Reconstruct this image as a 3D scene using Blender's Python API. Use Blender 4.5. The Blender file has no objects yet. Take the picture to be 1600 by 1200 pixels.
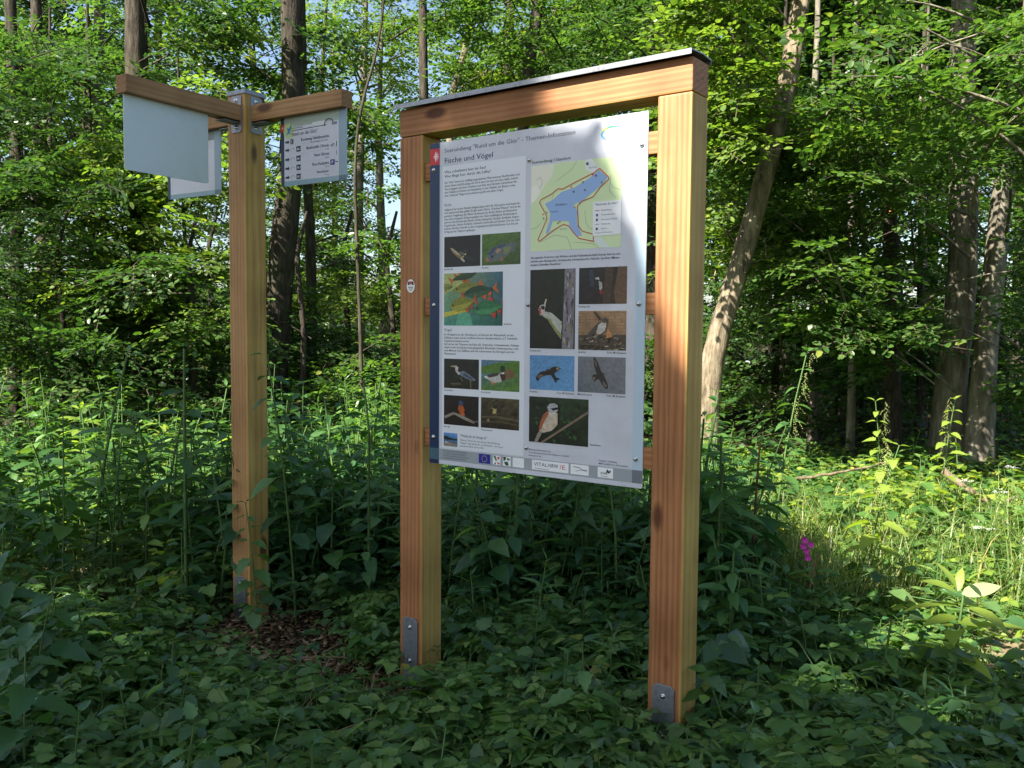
import bpy, bmesh, math, random
import numpy as np
from mathutils import Matrix, Vector

rng = np.random.default_rng(11)
random.seed(5)
R = math.radians
scn = bpy.context.scene
COL = scn.collection

# ---------------------------------------------------------------- camera
F, PITCH, ROLL, CAM_Z = 1393.05, 0.06071, 0.00794, 1.46
cd = bpy.data.cameras.new('camera')
cd.sensor_width = 36.0
cd.lens = 36.0 * F / 1600.0
cd.clip_start, cd.clip_end = 0.05, 2000.0
cam = bpy.data.objects.new('camera', cd)
COL.objects.link(cam)
_fw = Vector((0, math.cos(PITCH), -math.sin(PITCH)))
_u0 = Vector((0, math.sin(PITCH), math.cos(PITCH)))
_r0 = Vector((1, 0, 0))
_rt = _r0 * math.cos(ROLL) + _u0 * math.sin(ROLL)
_up = _u0 * math.cos(ROLL) - _r0 * math.sin(ROLL)
_m = Matrix((_rt, _up, -_fw)).transposed().to_4x4()
_m.translation = (0, 0, CAM_Z)
cam.matrix_world = _m
scn.camera = cam

# ---------------------------------------------------------------- light
SUN_AZ = math.atan2(-0.72, -0.69)          # towards the sun: behind and to the left of the camera
SUN_EL = R(44)
SUN = np.array([math.sin(SUN_AZ) * math.cos(SUN_EL), math.cos(SUN_AZ) * math.cos(SUN_EL), math.sin(SUN_EL)])
world = bpy.data.worlds.new('World')
scn.world = world
world.use_nodes = True
wn = world.node_tree
wn.nodes.clear()
_sky = wn.nodes.new('ShaderNodeTexSky')
_sky.sky_type = 'NISHITA'
_sky.sun_disc = False
_sky.sun_elevation = SUN_EL
_sky.sun_rotation = SUN_AZ
_sky.air_density, _sky.dust_density, _sky.ozone_density = 1.0, 1.8, 1.2
_bg = wn.nodes.new('ShaderNodeBackground')
_bg.inputs['Strength'].default_value = 0.065
_wo = wn.nodes.new('ShaderNodeOutputWorld')
wn.links.new(_sky.outputs[0], _bg.inputs[0])
wn.links.new(_bg.outputs[0], _wo.inputs[0])
sd = bpy.data.lights.new('sun', 'SUN')
sd.energy = 5.0
sd.angle = R(0.53)
sd.color = (1.0, 0.94, 0.84)
sun = bpy.data.objects.new('sun', sd)
COL.objects.link(sun)
sun.rotation_euler = Vector(SUN).to_track_quat('Z', 'Y').to_euler()
sun.location = (-8, -8, 12)

vs = scn.view_settings
vs.view_transform = 'Standard'
vs.look = 'None'
vs.exposure = 2.0
vs.gamma = 1.0
vs.use_curve_mapping = False
scn.render.engine = 'CYCLES'
cy = scn.cycles
cy.use_denoising = True
cy.max_bounces, cy.diffuse_bounces, cy.glossy_bounces = 7, 5, 2
cy.transmission_bounces, cy.transparent_max_bounces = 4, 4
cy.caustics_reflective = cy.caustics_refractive = False
cy.sample_clamp_indirect = 6.0

# ---------------------------------------------------------------- helpers
def lin(r, g, b):
    f = lambda c: (c / 255 / 12.92) if c / 255 <= 0.04045 else ((c / 255 + 0.055) / 1.055) ** 2.4
    return (f(r), f(g), f(b), 1.0)

def tag(o, label=None, cat=None, group=None, kind=None):
    if label: o['label'] = label
    if cat: o['category'] = cat
    if group: o['group'] = group
    if kind: o['kind'] = kind
    return o

def empty(name, loc=(0, 0, 0), mat=None):
    o = bpy.data.objects.new(name, None)
    o.empty_display_size = 0.1
    COL.objects.link(o)
    if mat is not None: o.matrix_world = mat
    else: o.location = loc
    return o

def link(name, me, parent=None, mat=None, M=None):
    o = bpy.data.objects.new(name, me)
    COL.objects.link(o)
    if parent is not None: o.parent = parent
    if M is not None: o.matrix_local = M
    if mat is not None and not me.materials: me.materials.append(mat)
    return o

def np_mesh(name, V, Fc, mats, midx=None, smooth=False):
    """V (n,3), Fc list of (m,k) arrays"""
    if not isinstance(Fc, (list, tuple)): Fc = [Fc]
    me = bpy.data.meshes.new(name)
    me.vertices.add(len(V))
    me.vertices.foreach_set('co', np.asarray(V, np.float32).ravel())
    nl = sum(f.size for f in Fc); npoly = sum(len(f) for f in Fc)
    me.loops.add(nl)
    me.loops.foreach_set('vertex_index', np.concatenate([f.ravel() for f in Fc]).astype(np.int32))
    me.polygons.add(npoly)
    tot = np.concatenate([np.full(len(f), f.shape[1], np.int32) for f in Fc])
    st = np.concatenate([[0], np.cumsum(tot)[:-1]]).astype(np.int32)
    me.polygons.foreach_set('loop_start', st)
    if midx is not None:
        me.polygons.foreach_set('material_index', np.asarray(midx, np.int32))
    for m in mats: me.materials.append(m)
    if smooth:
        me.polygons.foreach_set('use_smooth', np.ones(npoly, bool))
    me.update(calc_edges=True)
    return me

def PX(x, y, D):
    """point at depth D on the ray of photo pixel x,y (for planning positions)"""
    u, v = x - 800.0, y - 600.0
    a = math.cos(ROLL) * u + math.sin(ROLL) * v
    b = -math.sin(ROLL) * u + math.cos(ROLL) * v
    d = np.array([a, F * math.cos(PITCH) - b * math.sin(PITCH), -F * math.sin(PITCH) - b * math.cos(PITCH)])
    return np.array([0, 0, CAM_Z]) + d * (D / d[1])

# ---------------------------------------------------------------- materials
def mat(name, build):
    m = bpy.data.materials.new(name)
    m.use_nodes = True
    nt = m.node_tree
    nt.nodes.clear()
    out = nt.nodes.new('ShaderNodeOutputMaterial')
    N = lambda t, **k: _node(nt, t, k)
    L = nt.links.new
    L(build(N, L), out.inputs['Surface'])
    return m

def _node(nt, t, k):
    n = nt.nodes.new('ShaderNode' + t)
    for a, v in k.items():
        if a in n.inputs: n.inputs[a].default_value = v
        else: setattr(n, a, v)
    return n

def ramp(N, stops):
    r = N('ValToRGB')
    e = r.color_ramp.elements
    while len(e) < len(stops): e.new(0.5)
    for q, (p, c) in zip(e, stops):
        q.position = p; q.color = c
    return r

def pbsdf(N, col=None, rough=0.5, spec=0.4, metal=0.0):
    b = N('BsdfPrincipled')
    if col: b.inputs['Base Color'].default_value = col
    b.inputs['Roughness'].default_value = rough
    b.inputs['Specular IOR Level'].default_value = spec
    b.inputs['Metallic'].default_value = metal
    return b

def plain(name, col, rough=0.5, spec=0.4, metal=0.0):
    def f(N, L):
        return pbsdf(N, col, rough, spec, metal).outputs[0]
    return mat(name, f)

def leaf_mat(name, c0, c1, c2, tr=0.38, rough=0.42, spec=0.45):
    def f(N, L):
        g = N('NewGeometry')
        r = ramp(N, [(0.0, c0), (0.55, c1), (0.92, c2), (.982, c2), (1.0, (c2[0] * 1.7, c2[1] * 1.15, c2[2] * .8, 1))])
        L(g.outputs['Random Per Island'], r.inputs[0])
        no = N('TexNoise', Scale=35.0, Detail=2.0)
        tc = N('TexCoord'); L(tc.outputs['Object'], no.inputs['Vector'])
        hv = N('HueSaturation')
        mr = N('MapRange'); mr.inputs[3].default_value = 0.75; mr.inputs[4].default_value = 1.25
        L(no.outputs[0], mr.inputs[0]); L(mr.outputs[0], hv.inputs['Value'])
        L(r.outputs[0], hv.inputs['Color'])
        b = pbsdf(N, None, rough, spec)
        L(hv.outputs[0], b.inputs['Base Color'])
        t = N('BsdfTranslucent')
        mx = N('MixRGB', blend_type='MULTIPLY'); mx.inputs[0].default_value = 1.0
        mx.inputs[2].default_value = (1.9, 2.0, 0.75, 1)
        L(hv.outputs[0], mx.inputs[1]); L(mx.outputs[0], t.inputs['Color'])
        ms = N('MixShader'); ms.inputs[0].default_value = tr
        L(b.outputs[0], ms.inputs[1]); L(t.outputs[0], ms.inputs[2])
        return ms.outputs[0]
    return mat(name, f)

LEAF_BEECH = leaf_mat('beech_leaf', (.035, .085, .018, 1), (.06, .125, .026, 1), (.105, .175, .045, 1), tr=.42, rough=.38, spec=.55)
LEAF_MAPLE = leaf_mat('maple_leaf', (.06, .12, .02, 1), (.105, .175, .03, 1), (.165, .23, .05, 1), tr=.45, rough=.4, spec=.5)
LEAF_DARK = leaf_mat('dark_tree_leaf', (.025, .065, .018, 1), (.042, .095, .024, 1), (.07, .135, .035, 1), tr=.40, rough=.38, spec=.5)
LEAF_HERB = leaf_mat('herb_leaf', (.03, .085, .022, 1), (.06, .14, .034, 1), (.13, .23, .055, 1), tr=.36, rough=.38, spec=.5)
LEAF_NETTLE = leaf_mat('nettle_leaf', (.022, .07, .026, 1), (.042, .115, .038, 1), (.085, .18, .055, 1), tr=.33, rough=.38, spec=.5)
LEAF_BRAMBLE = leaf_mat('bramble_leaf', (.022, .062, .022, 1), (.042, .10, .03, 1), (.09, .16, .05, 1), tr=.3, rough=.36, spec=.5)
LEAF_FERNY = leaf_mat('feathery_leaf', (.05, .12, .025, 1), (.085, .175, .04, 1), (.15, .24, .06, 1), tr=.42, rough=.38, spec=.5)
LEAF_BRIGHT = leaf_mat('light_green_leaf', (.13, .21, .028, 1), (.20, .28, .042, 1), (.28, .34, .06, 1), tr=.45, rough=.5)
GRASS = leaf_mat('grass_blade', (.09, .15, .03, 1), (.13, .19, .05, 1), (.27, .27, .12, 1), tr=.4)

def bark_mat(name, c0, c1, c2, sc=9.0, bump=.6, moss=.35):
    def f(N, L):
        tc = N('TexCoord'); mp = N('Mapping'); mp.inputs['Scale'].default_value = (sc, sc, sc * .22)
        L(tc.outputs['Object'], mp.inputs[0])
        n1 = N('TexNoise', Scale=1.6, Detail=6.0, Roughness=.65); L(mp.outputs[0], n1.inputs['Vector'])
        n2 = N('TexNoise', Scale=1.1, Detail=3.0); L(tc.outputs['Object'], n2.inputs['Vector'])
        r = ramp(N, [(.32, c0), (.52, c1), (.72, c2)]); L(n1.outputs[0], r.inputs[0])
        mo = ramp(N, [(.5, (0, 0, 0, 1)), (.68, (moss, moss, moss, 1))]); L(n2.outputs[0], mo.inputs[0])
        mx = N('MixRGB'); mx.inputs[2].default_value = (.05, .085, .02, 1)
        L(mo.outputs[0], mx.inputs[0]); L(r.outputs[0], mx.inputs[1])
        b = pbsdf(N, None, .9, .15); L(mx.outputs[0], b.inputs['Base Color'])
        bp = N('Bump', Strength=bump, Distance=.03); L(n1.outputs[0], bp.inputs['Height'])
        L(bp.outputs[0], b.inputs['Normal'])
        return b.outputs[0]
    return mat(name, f)

BARK_DARK = bark_mat('dark_bark', (.02, .017, .013, 1), (.055, .045, .034, 1), (.10, .085, .065, 1), 14, .9)
BARK_GREY = bark_mat('grey_bark', (.07, .06, .045, 1), (.17, .15, .115, 1), (.30, .27, .21, 1), 11, .6)
BARK_PALE = bark_mat('pale_bark', (.05, .04, .028, 1), (.18, .145, .095, 1), (.33, .28, .20, 1), 13, .9, .5)
BARK_TWIG = plain('twig_bark', (.07, .055, .038, 1), .85, .2)
STEM_GREEN = plain('green_stem', (.07, .13, .035, 1), .5, .4)
STEM_RED = plain('reddish_stem', (.17, .075, .04, 1), .5, .4)
STEM_DRY = plain('dry_stem', (.24, .18, .11, 1), .8, .2)

def wood_mat(name, dark, mid, light, seed, bounce_x=None):
    """planed softwood, fibre along local Z"""
    def f(N, L):
        tc = N('TexCoord')
        mp = N('Mapping'); mp.inputs['Scale'].default_value = (1, 1, .045); mp.inputs['Location'].default_value = (seed * 1.7, seed * .9, seed)
        L(tc.outputs['Object'], mp.inputs[0])
        big = N('TexNoise', Scale=7.0, Detail=2.0); L(mp.outputs[0], big.inputs['Vector'])
        # growth rings: distorted distance bands
        wv = N('TexWave', wave_type='RINGS', rings_direction='Z', Scale=17.0, Distortion=5.0, Detail=2.5)
        wv.inputs['Detail Scale'].default_value = 1.6
        L(mp.outputs[0], wv.inputs['Vector'])
        fine = N('TexNoise', Scale=130.0, Detail=3.0); L(mp.outputs[0], fine.inputs['Vector'])
        r = ramp(N, [(0.0, dark), (.4, mid), (1.0, light)])
        ad = N('Math', operation='MULTIPLY_ADD'); ad.inputs[1].default_value = .40
        L(wv.outputs['Fac'], ad.inputs[0])
        sc = N('Math', operation='MULTIPLY'); sc.inputs[1].default_value = .72
        L(big.outputs[0], sc.inputs[0]); L(sc.outputs[0], ad.inputs[2])
        L(ad.outputs[0], r.inputs[0])
        if bounce_x:            # yellow bounce light painted into the colour of one face
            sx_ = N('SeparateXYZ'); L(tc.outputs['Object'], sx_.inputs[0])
            s2_ = N('MapRange'); s2_.inputs[1].default_value = bounce_x[0]; s2_.inputs[2].default_value = bounce_x[1]
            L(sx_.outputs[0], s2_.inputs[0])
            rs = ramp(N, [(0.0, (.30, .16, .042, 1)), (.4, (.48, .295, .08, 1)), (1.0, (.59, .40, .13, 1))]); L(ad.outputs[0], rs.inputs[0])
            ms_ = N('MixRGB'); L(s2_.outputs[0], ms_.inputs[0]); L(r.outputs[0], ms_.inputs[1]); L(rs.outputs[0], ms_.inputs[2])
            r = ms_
        m1 = N('MixRGB', blend_type='MULTIPLY'); m1.inputs[0].default_value = .35
        fr = ramp(N, [(.3, (.55, .5, .45, 1)), (.6, (1, 1, 1, 1))]); L(fine.outputs[0], fr.inputs[0])
        L(r.outputs[0], m1.inputs[1]); L(fr.outputs[0], m1.inputs[2])
        # knots
        mk = N('Mapping'); mk.inputs['Scale'].default_value = (5.2, 5.2, 2.1); mk.inputs['Location'].default_value = (seed, seed * 2.3, seed * .4)
        L(tc.outputs['Object'], mk.inputs[0])
        vo = N('TexVoronoi', Scale=1.0); L(mk.outputs[0], vo.inputs['Vector'])
        kr = ramp(N, [(.095, (.9, .9, .9, 1)), (.15, (0, 0, 0, 1))]); L(vo.outputs['Distance'], kr.inputs[0])
        m2 = N('MixRGB'); m2.inputs[2].default_value = (dark[0] * .4, dark[1] * .33, dark[2] * .3, 1)
        L(kr.outputs[0], m2.inputs[0]); L(m1.outputs[0], m2.inputs[1])
        # weather stain
        st = N('TexNoise', Scale=2.3, Detail=4.0); L(tc.outputs['Object'], st.inputs['Vector'])
        sr = ramp(N, [(.36, (.58, .54, .5, 1)), (.58, (1, 1, 1, 1))]); L(st.outputs[0], sr.inputs[0])
        m3 = N('MixRGB', blend_type='MULTIPLY'); m3.inputs[0].default_value = .8
        L(m2.outputs[0], m3.inputs[1]); L(sr.outputs[0], m3.inputs[2])
        cm = N('Mapping'); cm.inputs['Scale'].default_value = (26, 26, .55); cm.inputs['Location'].default_value = (seed * 3, seed, seed)
        L(tc.outputs['Object'], cm.inputs[0])
        cn = N('TexNoise', Scale=1.0, Detail=1.0); L(cm.outputs[0], cn.inputs['Vector'])
        ck = ramp(N, [(.255, (.8, .8, .8, 1)), (.285, (0, 0, 0, 1))]); L(cn.outputs[0], ck.inputs[0])
        m4 = N('MixRGB'); m4.inputs[2].default_value = (.05, .025, .012, 1)
        L(ck.outputs[0], m4.inputs[0]); L(m3.outputs[0], m4.inputs[1]); m3 = m4
        b = pbsdf(N, None, .62, .3); L(m3.outputs[0], b.inputs['Base Color'])
        bp = N('Bump', Strength=.18, Distance=.002); L(fine.outputs[0], bp.inputs['Height']); L(bp.outputs[0], b.inputs['Normal'])
        return b.outputs[0]
    return mat(name, f)

WOOD = [wood_mat('larch_timber', (.20, .078, .030, 1), (.36, .155, .062, 1), (.50, .25, .115, 1), s) for s in (1.3, 4.1)]
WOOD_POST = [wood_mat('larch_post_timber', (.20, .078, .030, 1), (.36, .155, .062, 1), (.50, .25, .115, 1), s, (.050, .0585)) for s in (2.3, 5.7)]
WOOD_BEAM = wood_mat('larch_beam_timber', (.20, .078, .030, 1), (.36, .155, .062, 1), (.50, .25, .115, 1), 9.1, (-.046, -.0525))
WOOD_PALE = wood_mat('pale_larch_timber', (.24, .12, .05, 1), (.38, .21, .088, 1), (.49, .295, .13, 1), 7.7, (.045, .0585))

def steel_mat(name, base, rough):
    def f(N, L):
        tc = N('TexCoord'); v = N('TexVoronoi', Scale=60.0); L(tc.outputs['Object'], v.inputs['Vector'])
        n = N('TexNoise', Scale=14.0, Detail=4.0); L(tc.outputs['Object'], n.inputs['Vector'])
        a = N('Math', operation='ADD'); L(v.outputs['Distance'], a.inputs[0]); L(n.outputs[0], a.inputs[1])
        r = ramp(N, [(.5, tuple(c * .7 for c in base[:3]) + (1,)), (1.1, base)]); L(a.outputs[0], r.inputs[0])
        b = pbsdf(N, None, rough, .5, .75); L(r.outputs[0], b.inputs['Base Color'])
        return b.outputs[0]
    return mat(name, f)
STEEL = steel_mat('galvanised_steel', (.25, .27, .31, 1), .5)
BOLT = plain('bolt_metal', (.55, .55, .56, 1), .25, .5, 1.0)
ROOF = steel_mat('grey_sheet_metal', (.26, .27, .29, 1), .42)

def grime(name, base, dirt, rough):
    def f(N, L):
        tc = N('TexCoord'); n = N('TexNoise', Scale=5.0, Detail=9.0, Roughness=.72); L(tc.outputs['Object'], n.inputs['Vector'])
        mp = N('Mapping'); mp.inputs['Scale'].default_value = (4, 2.5, 1); L(tc.outputs['Object'], mp.inputs[0])
        n2 = N('TexNoise', Scale=1.0, Detail=5.0); L(mp.outputs[0], n2.inputs['Vector'])
        ad = N('Math', operation='MULTIPLY'); L(n.outputs[0], ad.inputs[0]); L(n2.outputs[0], ad.inputs[1])
        r = ramp(N, [(.12, base), (.42, dirt)]); L(ad.outputs[0], r.inputs[0])
        b = pbsdf(N, None, rough, .4); L(r.outputs[0], b.inputs['Base Color']); return b.outputs[0]
    return mat(name, f)
BACKING = grime('pale_green_grey_laminate', (.66, .76, .77, 1), (.56, .64, .62, 1), .4)

WHITE = grime('white_laminate', (.60, .63, .72, 1), (.48, .50, .55, 1), .33)
def print_mat(name, noise=0.0):
    def f(N, L):
        a = N('VertexColor', layer_name='Col')
        b = pbsdf(N, None, .36, .4)
        if noise:
            tc = N('TexCoord'); n = N('TexNoise', Scale=90.0, Detail=5.0, Roughness=.7); L(tc.outputs['Object'], n.inputs['Vector'])
            mr = N('MapRange'); mr.inputs[3].default_value = 1 - noise; mr.inputs[4].default_value = 1 + noise
            L(n.outputs[0], mr.inputs[0])
            m = N('VectorMath', operation='SCALE'); L(a.outputs[0], m.inputs[0]); L(mr.outputs[0], m.inputs['Scale'])
            L(m.outputs[0], b.inputs['Base Color'])
        else:
            L(a.outputs[0], b.inputs['Base Color'])
        return b.outputs[0]
    return mat(name, f)
PRINT = print_mat('printed_ink')
PHOTO = print_mat('printed_photograph', .75)

def ground_mat():
    def f(N, L):
        tc = N('TexCoord')
        n1 = N('TexNoise', Scale=1.3, Detail=8.0, Roughness=.7); L(tc.outputs['Object'], n1.inputs['Vector'])
        n2 = N('TexNoise', Scale=38.0, Detail=6.0, Roughness=.7); L(tc.outputs['Object'], n2.inputs['Vector'])
        vo = N('TexVoronoi', Scale=55.0); L(tc.outputs['Object'], vo.inputs['Vector'])
        r = ramp(N, [(.3, (.022, .015, .009, 1)), (.5, (.06, .042, .026, 1)), (.7, (.12, .088, .055, 1))])
        L(n2.outputs[0], r.inputs[0])
        g = ramp(N, [(.45, (0, 0, 0, 1)), (.65, (.7, .7, .7, 1))]); L(n1.outputs[0], g.inputs[0])
        mx = N('MixRGB'); mx.inputs[2].default_value = (.03, .05, .014, 1)
        L(g.outputs[0], mx.inputs[0]); L(r.outputs[0], mx.inputs[1])
        b = pbsdf(N, None, .95, .1); L(mx.outputs[0], b.inputs['Base Color'])
        bp = N('Bump', Strength=.8, Distance=.03); L(vo.outputs['Distance'], bp.inputs['Height']); L(bp.outputs[0], b.inputs['Normal'])
        return b.outputs[0]
    return mat('forest_soil', f)

def path_mat():
    def f(N, L):
        tc = N('TexCoord')
        n2 = N('TexNoise', Scale=22.0, Detail=8.0, Roughness=.7); L(tc.outputs['Object'], n2.inputs['Vector'])
        r = ramp(N, [(.3, (.09, .066, .04, 1)), (.5, (.19, .145, .09, 1)), (.7, (.29, .23, .15, 1))])
        L(n2.outputs[0], r.inputs[0])
        b = pbsdf(N, None, .95, .1); L(r.outputs[0], b.inputs['Base Color'])
        bp = N('Bump', Strength=.7, Distance=.02); L(n2.outputs[0], bp.inputs['Height']); L(bp.outputs[0], b.inputs['Normal'])
        return b.outputs[0]
    return mat('path_earth', f)

# ---------------------------------------------------------------- ground
def ground_z(x, y):
    x = np.asarray(x, float); y = np.asarray(y, float)
    z = .035 * np.sin(x * 1.3 + .4) * np.sin(y * .9 + 1.1) + .02 * np.sin(x * 3.1 + y * 2.3) + .012 * np.sin(5.3 * x - 4.1 * y)
    flat = np.exp(-((x + 0.2) ** 2 + (y - 3.6) ** 2) / 3.0)
    far = np.clip((np.hypot(x, y) - 14) / 40, 0, 1)
    z = z * (1 - .7 * flat) + .5 * far * np.sin(x * .09 + 1) * np.sin(y * .07)
    # soil heaped round the signpost base
    z = z + .05 * np.exp(-((x + 1.2) ** 2 + (y - 4.15) ** 2) / .12)
    return z

def axis_pts(lo, hi, step, far):
    core = np.arange(lo, hi + step / 2, step)
    out, d = [], step
    q = hi
    while q < far:
        d *= 1.25; q += d; out.append(q)
    lft, d, q = [], step, lo
    while q > -far:
        d *= 1.25; q -= d; lft.append(q)
    return np.concatenate([lft[::-1], core, out])
gx, gy = axis_pts(-7, 7, .12, 400), axis_pts(0, 13, .12, 400)
GX, GY = np.meshgrid(gx, gy)
V = np.stack([GX, GY, ground_z(GX, GY)], -1).reshape(-1, 3)
nx, ny = len(gx), len(gy)
I = (np.arange(ny - 1)[:, None] * nx + np.arange(nx - 1)[None]).ravel()
g = link('ground', np_mesh('ground', V, np.stack([I, I + 1, I + nx + 1, I + nx], 1), [ground_mat()], smooth=True))
tag(g, 'dark brown forest floor under the plants and trees', 'ground', kind='structure')

def strip_path(name, pts, width, m, label):
    pts = np.array(pts, float)
    t = np.linspace(0, len(pts) - 1, 60)
    c = np.stack([np.interp(t, np.arange(len(pts)), pts[:, k]) for k in (0, 1)], 1)
    tn = np.gradient(c, axis=0); tn /= np.linalg.norm(tn, axis=1)[:, None]
    nr = np.stack([-tn[:, 1], tn[:, 0]], 1)
    w = width * (1 + .18 * np.sin(t * 7) + .1 * np.sin(t * 17))
    cols = np.linspace(-.5, .5, 9)
    P2 = c[:, None] + nr[:, None] * (w[:, None] * cols[None])[..., None]
    z = ground_z(P2[..., 0], P2[..., 1]) + .006 + .012 * (1 - (2 * cols[None]) ** 2)
    V = np.concatenate([P2, z[..., None]], -1).reshape(-1, 3)
    I = (np.arange(59)[:, None] * 9 + np.arange(8)[None]).ravel()
    o = link(name, np_mesh(name, V, np.stack([I, I + 9, I + 10, I + 1], 1), [m], smooth=True))
    tag(o, label, 'path', kind='structure')
PATH_M = path_mat()
strip_path('path', [(6.0, 2.3), (4.2, 3.0), (3.1, 3.5), (2.45, 4.0), (2.1, 4.6), (2.0, 5.0)], .62, PATH_M, 'narrow trodden earth path among the grass at the right')
strip_path('path', [(-6, 6.2), (-4, 5.7), (-2.7, 5.3), (-1.9, 5.05)], .5, PATH_M, 'shaded earth path among the plants left of the signpost')

# ---------------------------------------------------------------- foliage building blocks
LEAF4_V = np.array([(0, 0, 0), (.27, .30, .05), (.74, .26, .03), (1, 0, -.06), (.74, -.26, .03), (.27, -.30, .05)], float)
LEAF4_F = np.array([[0, 3, 2, 1], [0, 5, 4, 3]])
LEAF2_V = np.array([(0, 0, 0), (.5, .33, .04), (1, 0, -.04), (.5, -.33, .04)], float)
LEAF2_F = np.array([[0, 3, 2, 1]])

def frames(d, up=None, roll=None):
    """(n,3) directions -> (n,3,3) matrices with columns x=d, y, z"""
    d = d / np.linalg.norm(d, axis=1)[:, None]
    if up is None: up = np.tile([0, 0, 1.0], (len(d), 1))
    z = up - d * (d * up).sum(1)[:, None]
    z /= np.maximum(np.linalg.norm(z, axis=1), 1e-6)[:, None]
    y = np.cross(z, d)
    if roll is not None:
        c, s = np.cos(roll)[:, None], np.sin(roll)[:, None]
        y, z = y * c + z * s, z * c - y * s
    return np.stack([d, y, z], 2)

def place(V, Fc, M, T, S):
    """replicate proto V (m,3) with frames M (n,3,3), T (n,3), S (n,)"""
    out = np.einsum('nij,mj->nmi', M, V) * np.asarray(S)[:, None, None] + T[:, None]
    n, m = len(T), len(V)
    if isinstance(Fc, np.ndarray):
        return out.reshape(-1, 3), (Fc[None] + (np.arange(n) * m)[:, None, None]).reshape(-1, Fc.shape[1])
    return out.reshape(-1, 3), [(f[None] + (np.arange(n) * m)[:, None, None]).reshape(-1, f.shape[1]) for f in Fc]

def make_spray(r, leaf, nside=6, L=.62, leaf_len=.064, gap=.042):
    """flat leafy twig along +x; returns verts, faces, and twig verts/faces (tris as quads)"""
    lv, lf = leaf
    P, D = [], []
    TW = []
    def drop(x): return -.22 * x * x / L
    axis_n = int(L / gap)
    for k in range(1, axis_n):
        x = k * gap
        sg = 1 if k % 2 else -1
        P.append((x, 0, drop(x))); D.append((.55, sg * .8, r.normal(0, .18)))
    P.append((L, 0, drop(L))); D.append((1, r.normal(0, .1), -.25))
    TW.append(((0, 0, 0), (L, 0, drop(L)), .006))
    for k in range(nside):
        x = L * (.12 + .78 * (k + r.uniform(-.2, .2)) / nside)
        sg = 1 if k % 2 else -1
        ang = sg * r.uniform(.6, .95)
        l2 = L * .55 * (1 - x / L * .75) * r.uniform(.8, 1.15)
        d = np.array([math.cos(ang), math.sin(ang), r.normal(-.06, .09)])
        b = np.array([x, 0, drop(x)])
        TW.append((b, b + d * l2, .0035))
        m = max(2, int(l2 / gap))
        for j in range(1, m + 1):
            q = b + d * (j * gap * r.uniform(.92, 1.05)) + np.array([0, 0, -.12 * (j * gap) ** 2])
            a2 = ang + (.75 if j % 2 else -.75) * (0 if j == m else 1)
            P.append(q); D.append((math.cos(a2), math.sin(a2), r.normal(-.1, .2)))
    P, D = np.array(P, float), np.array(D, float)
    n = len(P)
    up = np.tile([0, 0, 1.0], (n, 1)) + r.normal(0, .33, (n, 3))
    V, Fq = place(lv, lf, frames(D, up), P, leaf_len * r.uniform(.65, 1.2, n))
    tv, tf = [], []
    for a, b, w in TW:
        a, b = np.array(a, float), np.array(b, float)
        i = len(tv)
        tv += [a + (0, w, 0), a + (0, -w, 0), b + (0, -w * .4, 0), b + (0, w * .4, 0)]
        tf.append((i, i + 1, i + 2, i + 3))
    return V, Fq, np.array(tv), np.array(tf)

_r = np.random.default_rng(3)
SPRAY_NEAR = [make_spray(_r, (LEAF4_V, LEAF4_F)) for _ in range(7)]
SPRAY_FAR = [make_spray(_r, (LEAF2_V, LEAF2_F), 6, .8, .105, .075) for _ in range(6)]

def sprays_mesh(name, P, D, S, protos, mats, r, twigs=True, roll=.35):
    """bake leafy twigs at P along D with scale S into one mesh"""
    P, D, S = np.asarray(P), np.asarray(D), np.asarray(S)
    k = r.integers(0, len(protos), len(P))
    Vs, Fs, Ms, off = [], [], [], 0
    for i, pr in enumerate(protos):
        s = np.nonzero(k == i)[0]
        if not len(s): continue
        M = frames(D[s], None, r.normal(0, roll, len(s)))
        for (v, f, mi) in ((pr[0], pr[1], 0), (pr[2], pr[3], 1)):
            if mi and not twigs: continue
            a, b = place(v, f, M, P[s], S[s])
            Vs.append(a); Fs.append(b + off); Ms.append(np.full(len(b), mi)); off += len(a)
    return np_mesh(name, np.concatenate(Vs), np.concatenate(Fs), mats, np.concatenate(Ms))

def in_poly(u, v, poly):
    ins = np.zeros(len(u), bool)
    j = len(poly) - 1
    for i in range(len(poly)):
        (xi, yi), (xj, yj) = poly[i], poly[j]
        c = ((yi > v) != (yj > v)) & (u < (xj - xi) * (v - yi) / ((yj - yi) or 1e-9) + xi)
        ins ^= c; j = i
    return ins

def tube(pts, rad, n=12, wob=.0, r=None, caps=True):
    pts, rad = np.asarray(pts, float), np.asarray(rad, float)
    tn = np.gradient(pts, axis=0); tn /= np.linalg.norm(tn, axis=1)[:, None]
    ref = np.array([0, 1.0, 0]) if abs(tn[0][2]) > .6 else np.array([0, 0, 1.0])
    x = np.cross(tn, ref); x /= np.linalg.norm(x, axis=1)[:, None]
    y = np.cross(tn, x)
    a = np.linspace(0, 2 * math.pi, n, endpoint=False)
    rr = np.tile(rad[:, None], (1, n))
    if wob and r is not None:
        ph = r.uniform(0, 6.28, 4)
        rr = rr * (1 + wob * np.sin(3 * a + ph[0])[None] + wob * .7 * np.sin(5 * a + ph[1])[None] + wob * r.normal(0, .6, (len(pts), n)))
    V = pts[:, None] + x[:, None] * (np.cos(a) * rr)[..., None] + y[:, None] * (np.sin(a) * rr)[..., None]
    m = len(pts)
    i = np.arange(m - 1)[:, None] * n + np.arange(n)[None]
    j = np.arange(m - 1)[:, None] * n + (np.arange(n)[None] + 1) % n
    Fq = np.stack([i, j, j + n, i + n], -1).reshape(-1, 4)
    return V.reshape(-1, 3), Fq

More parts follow.
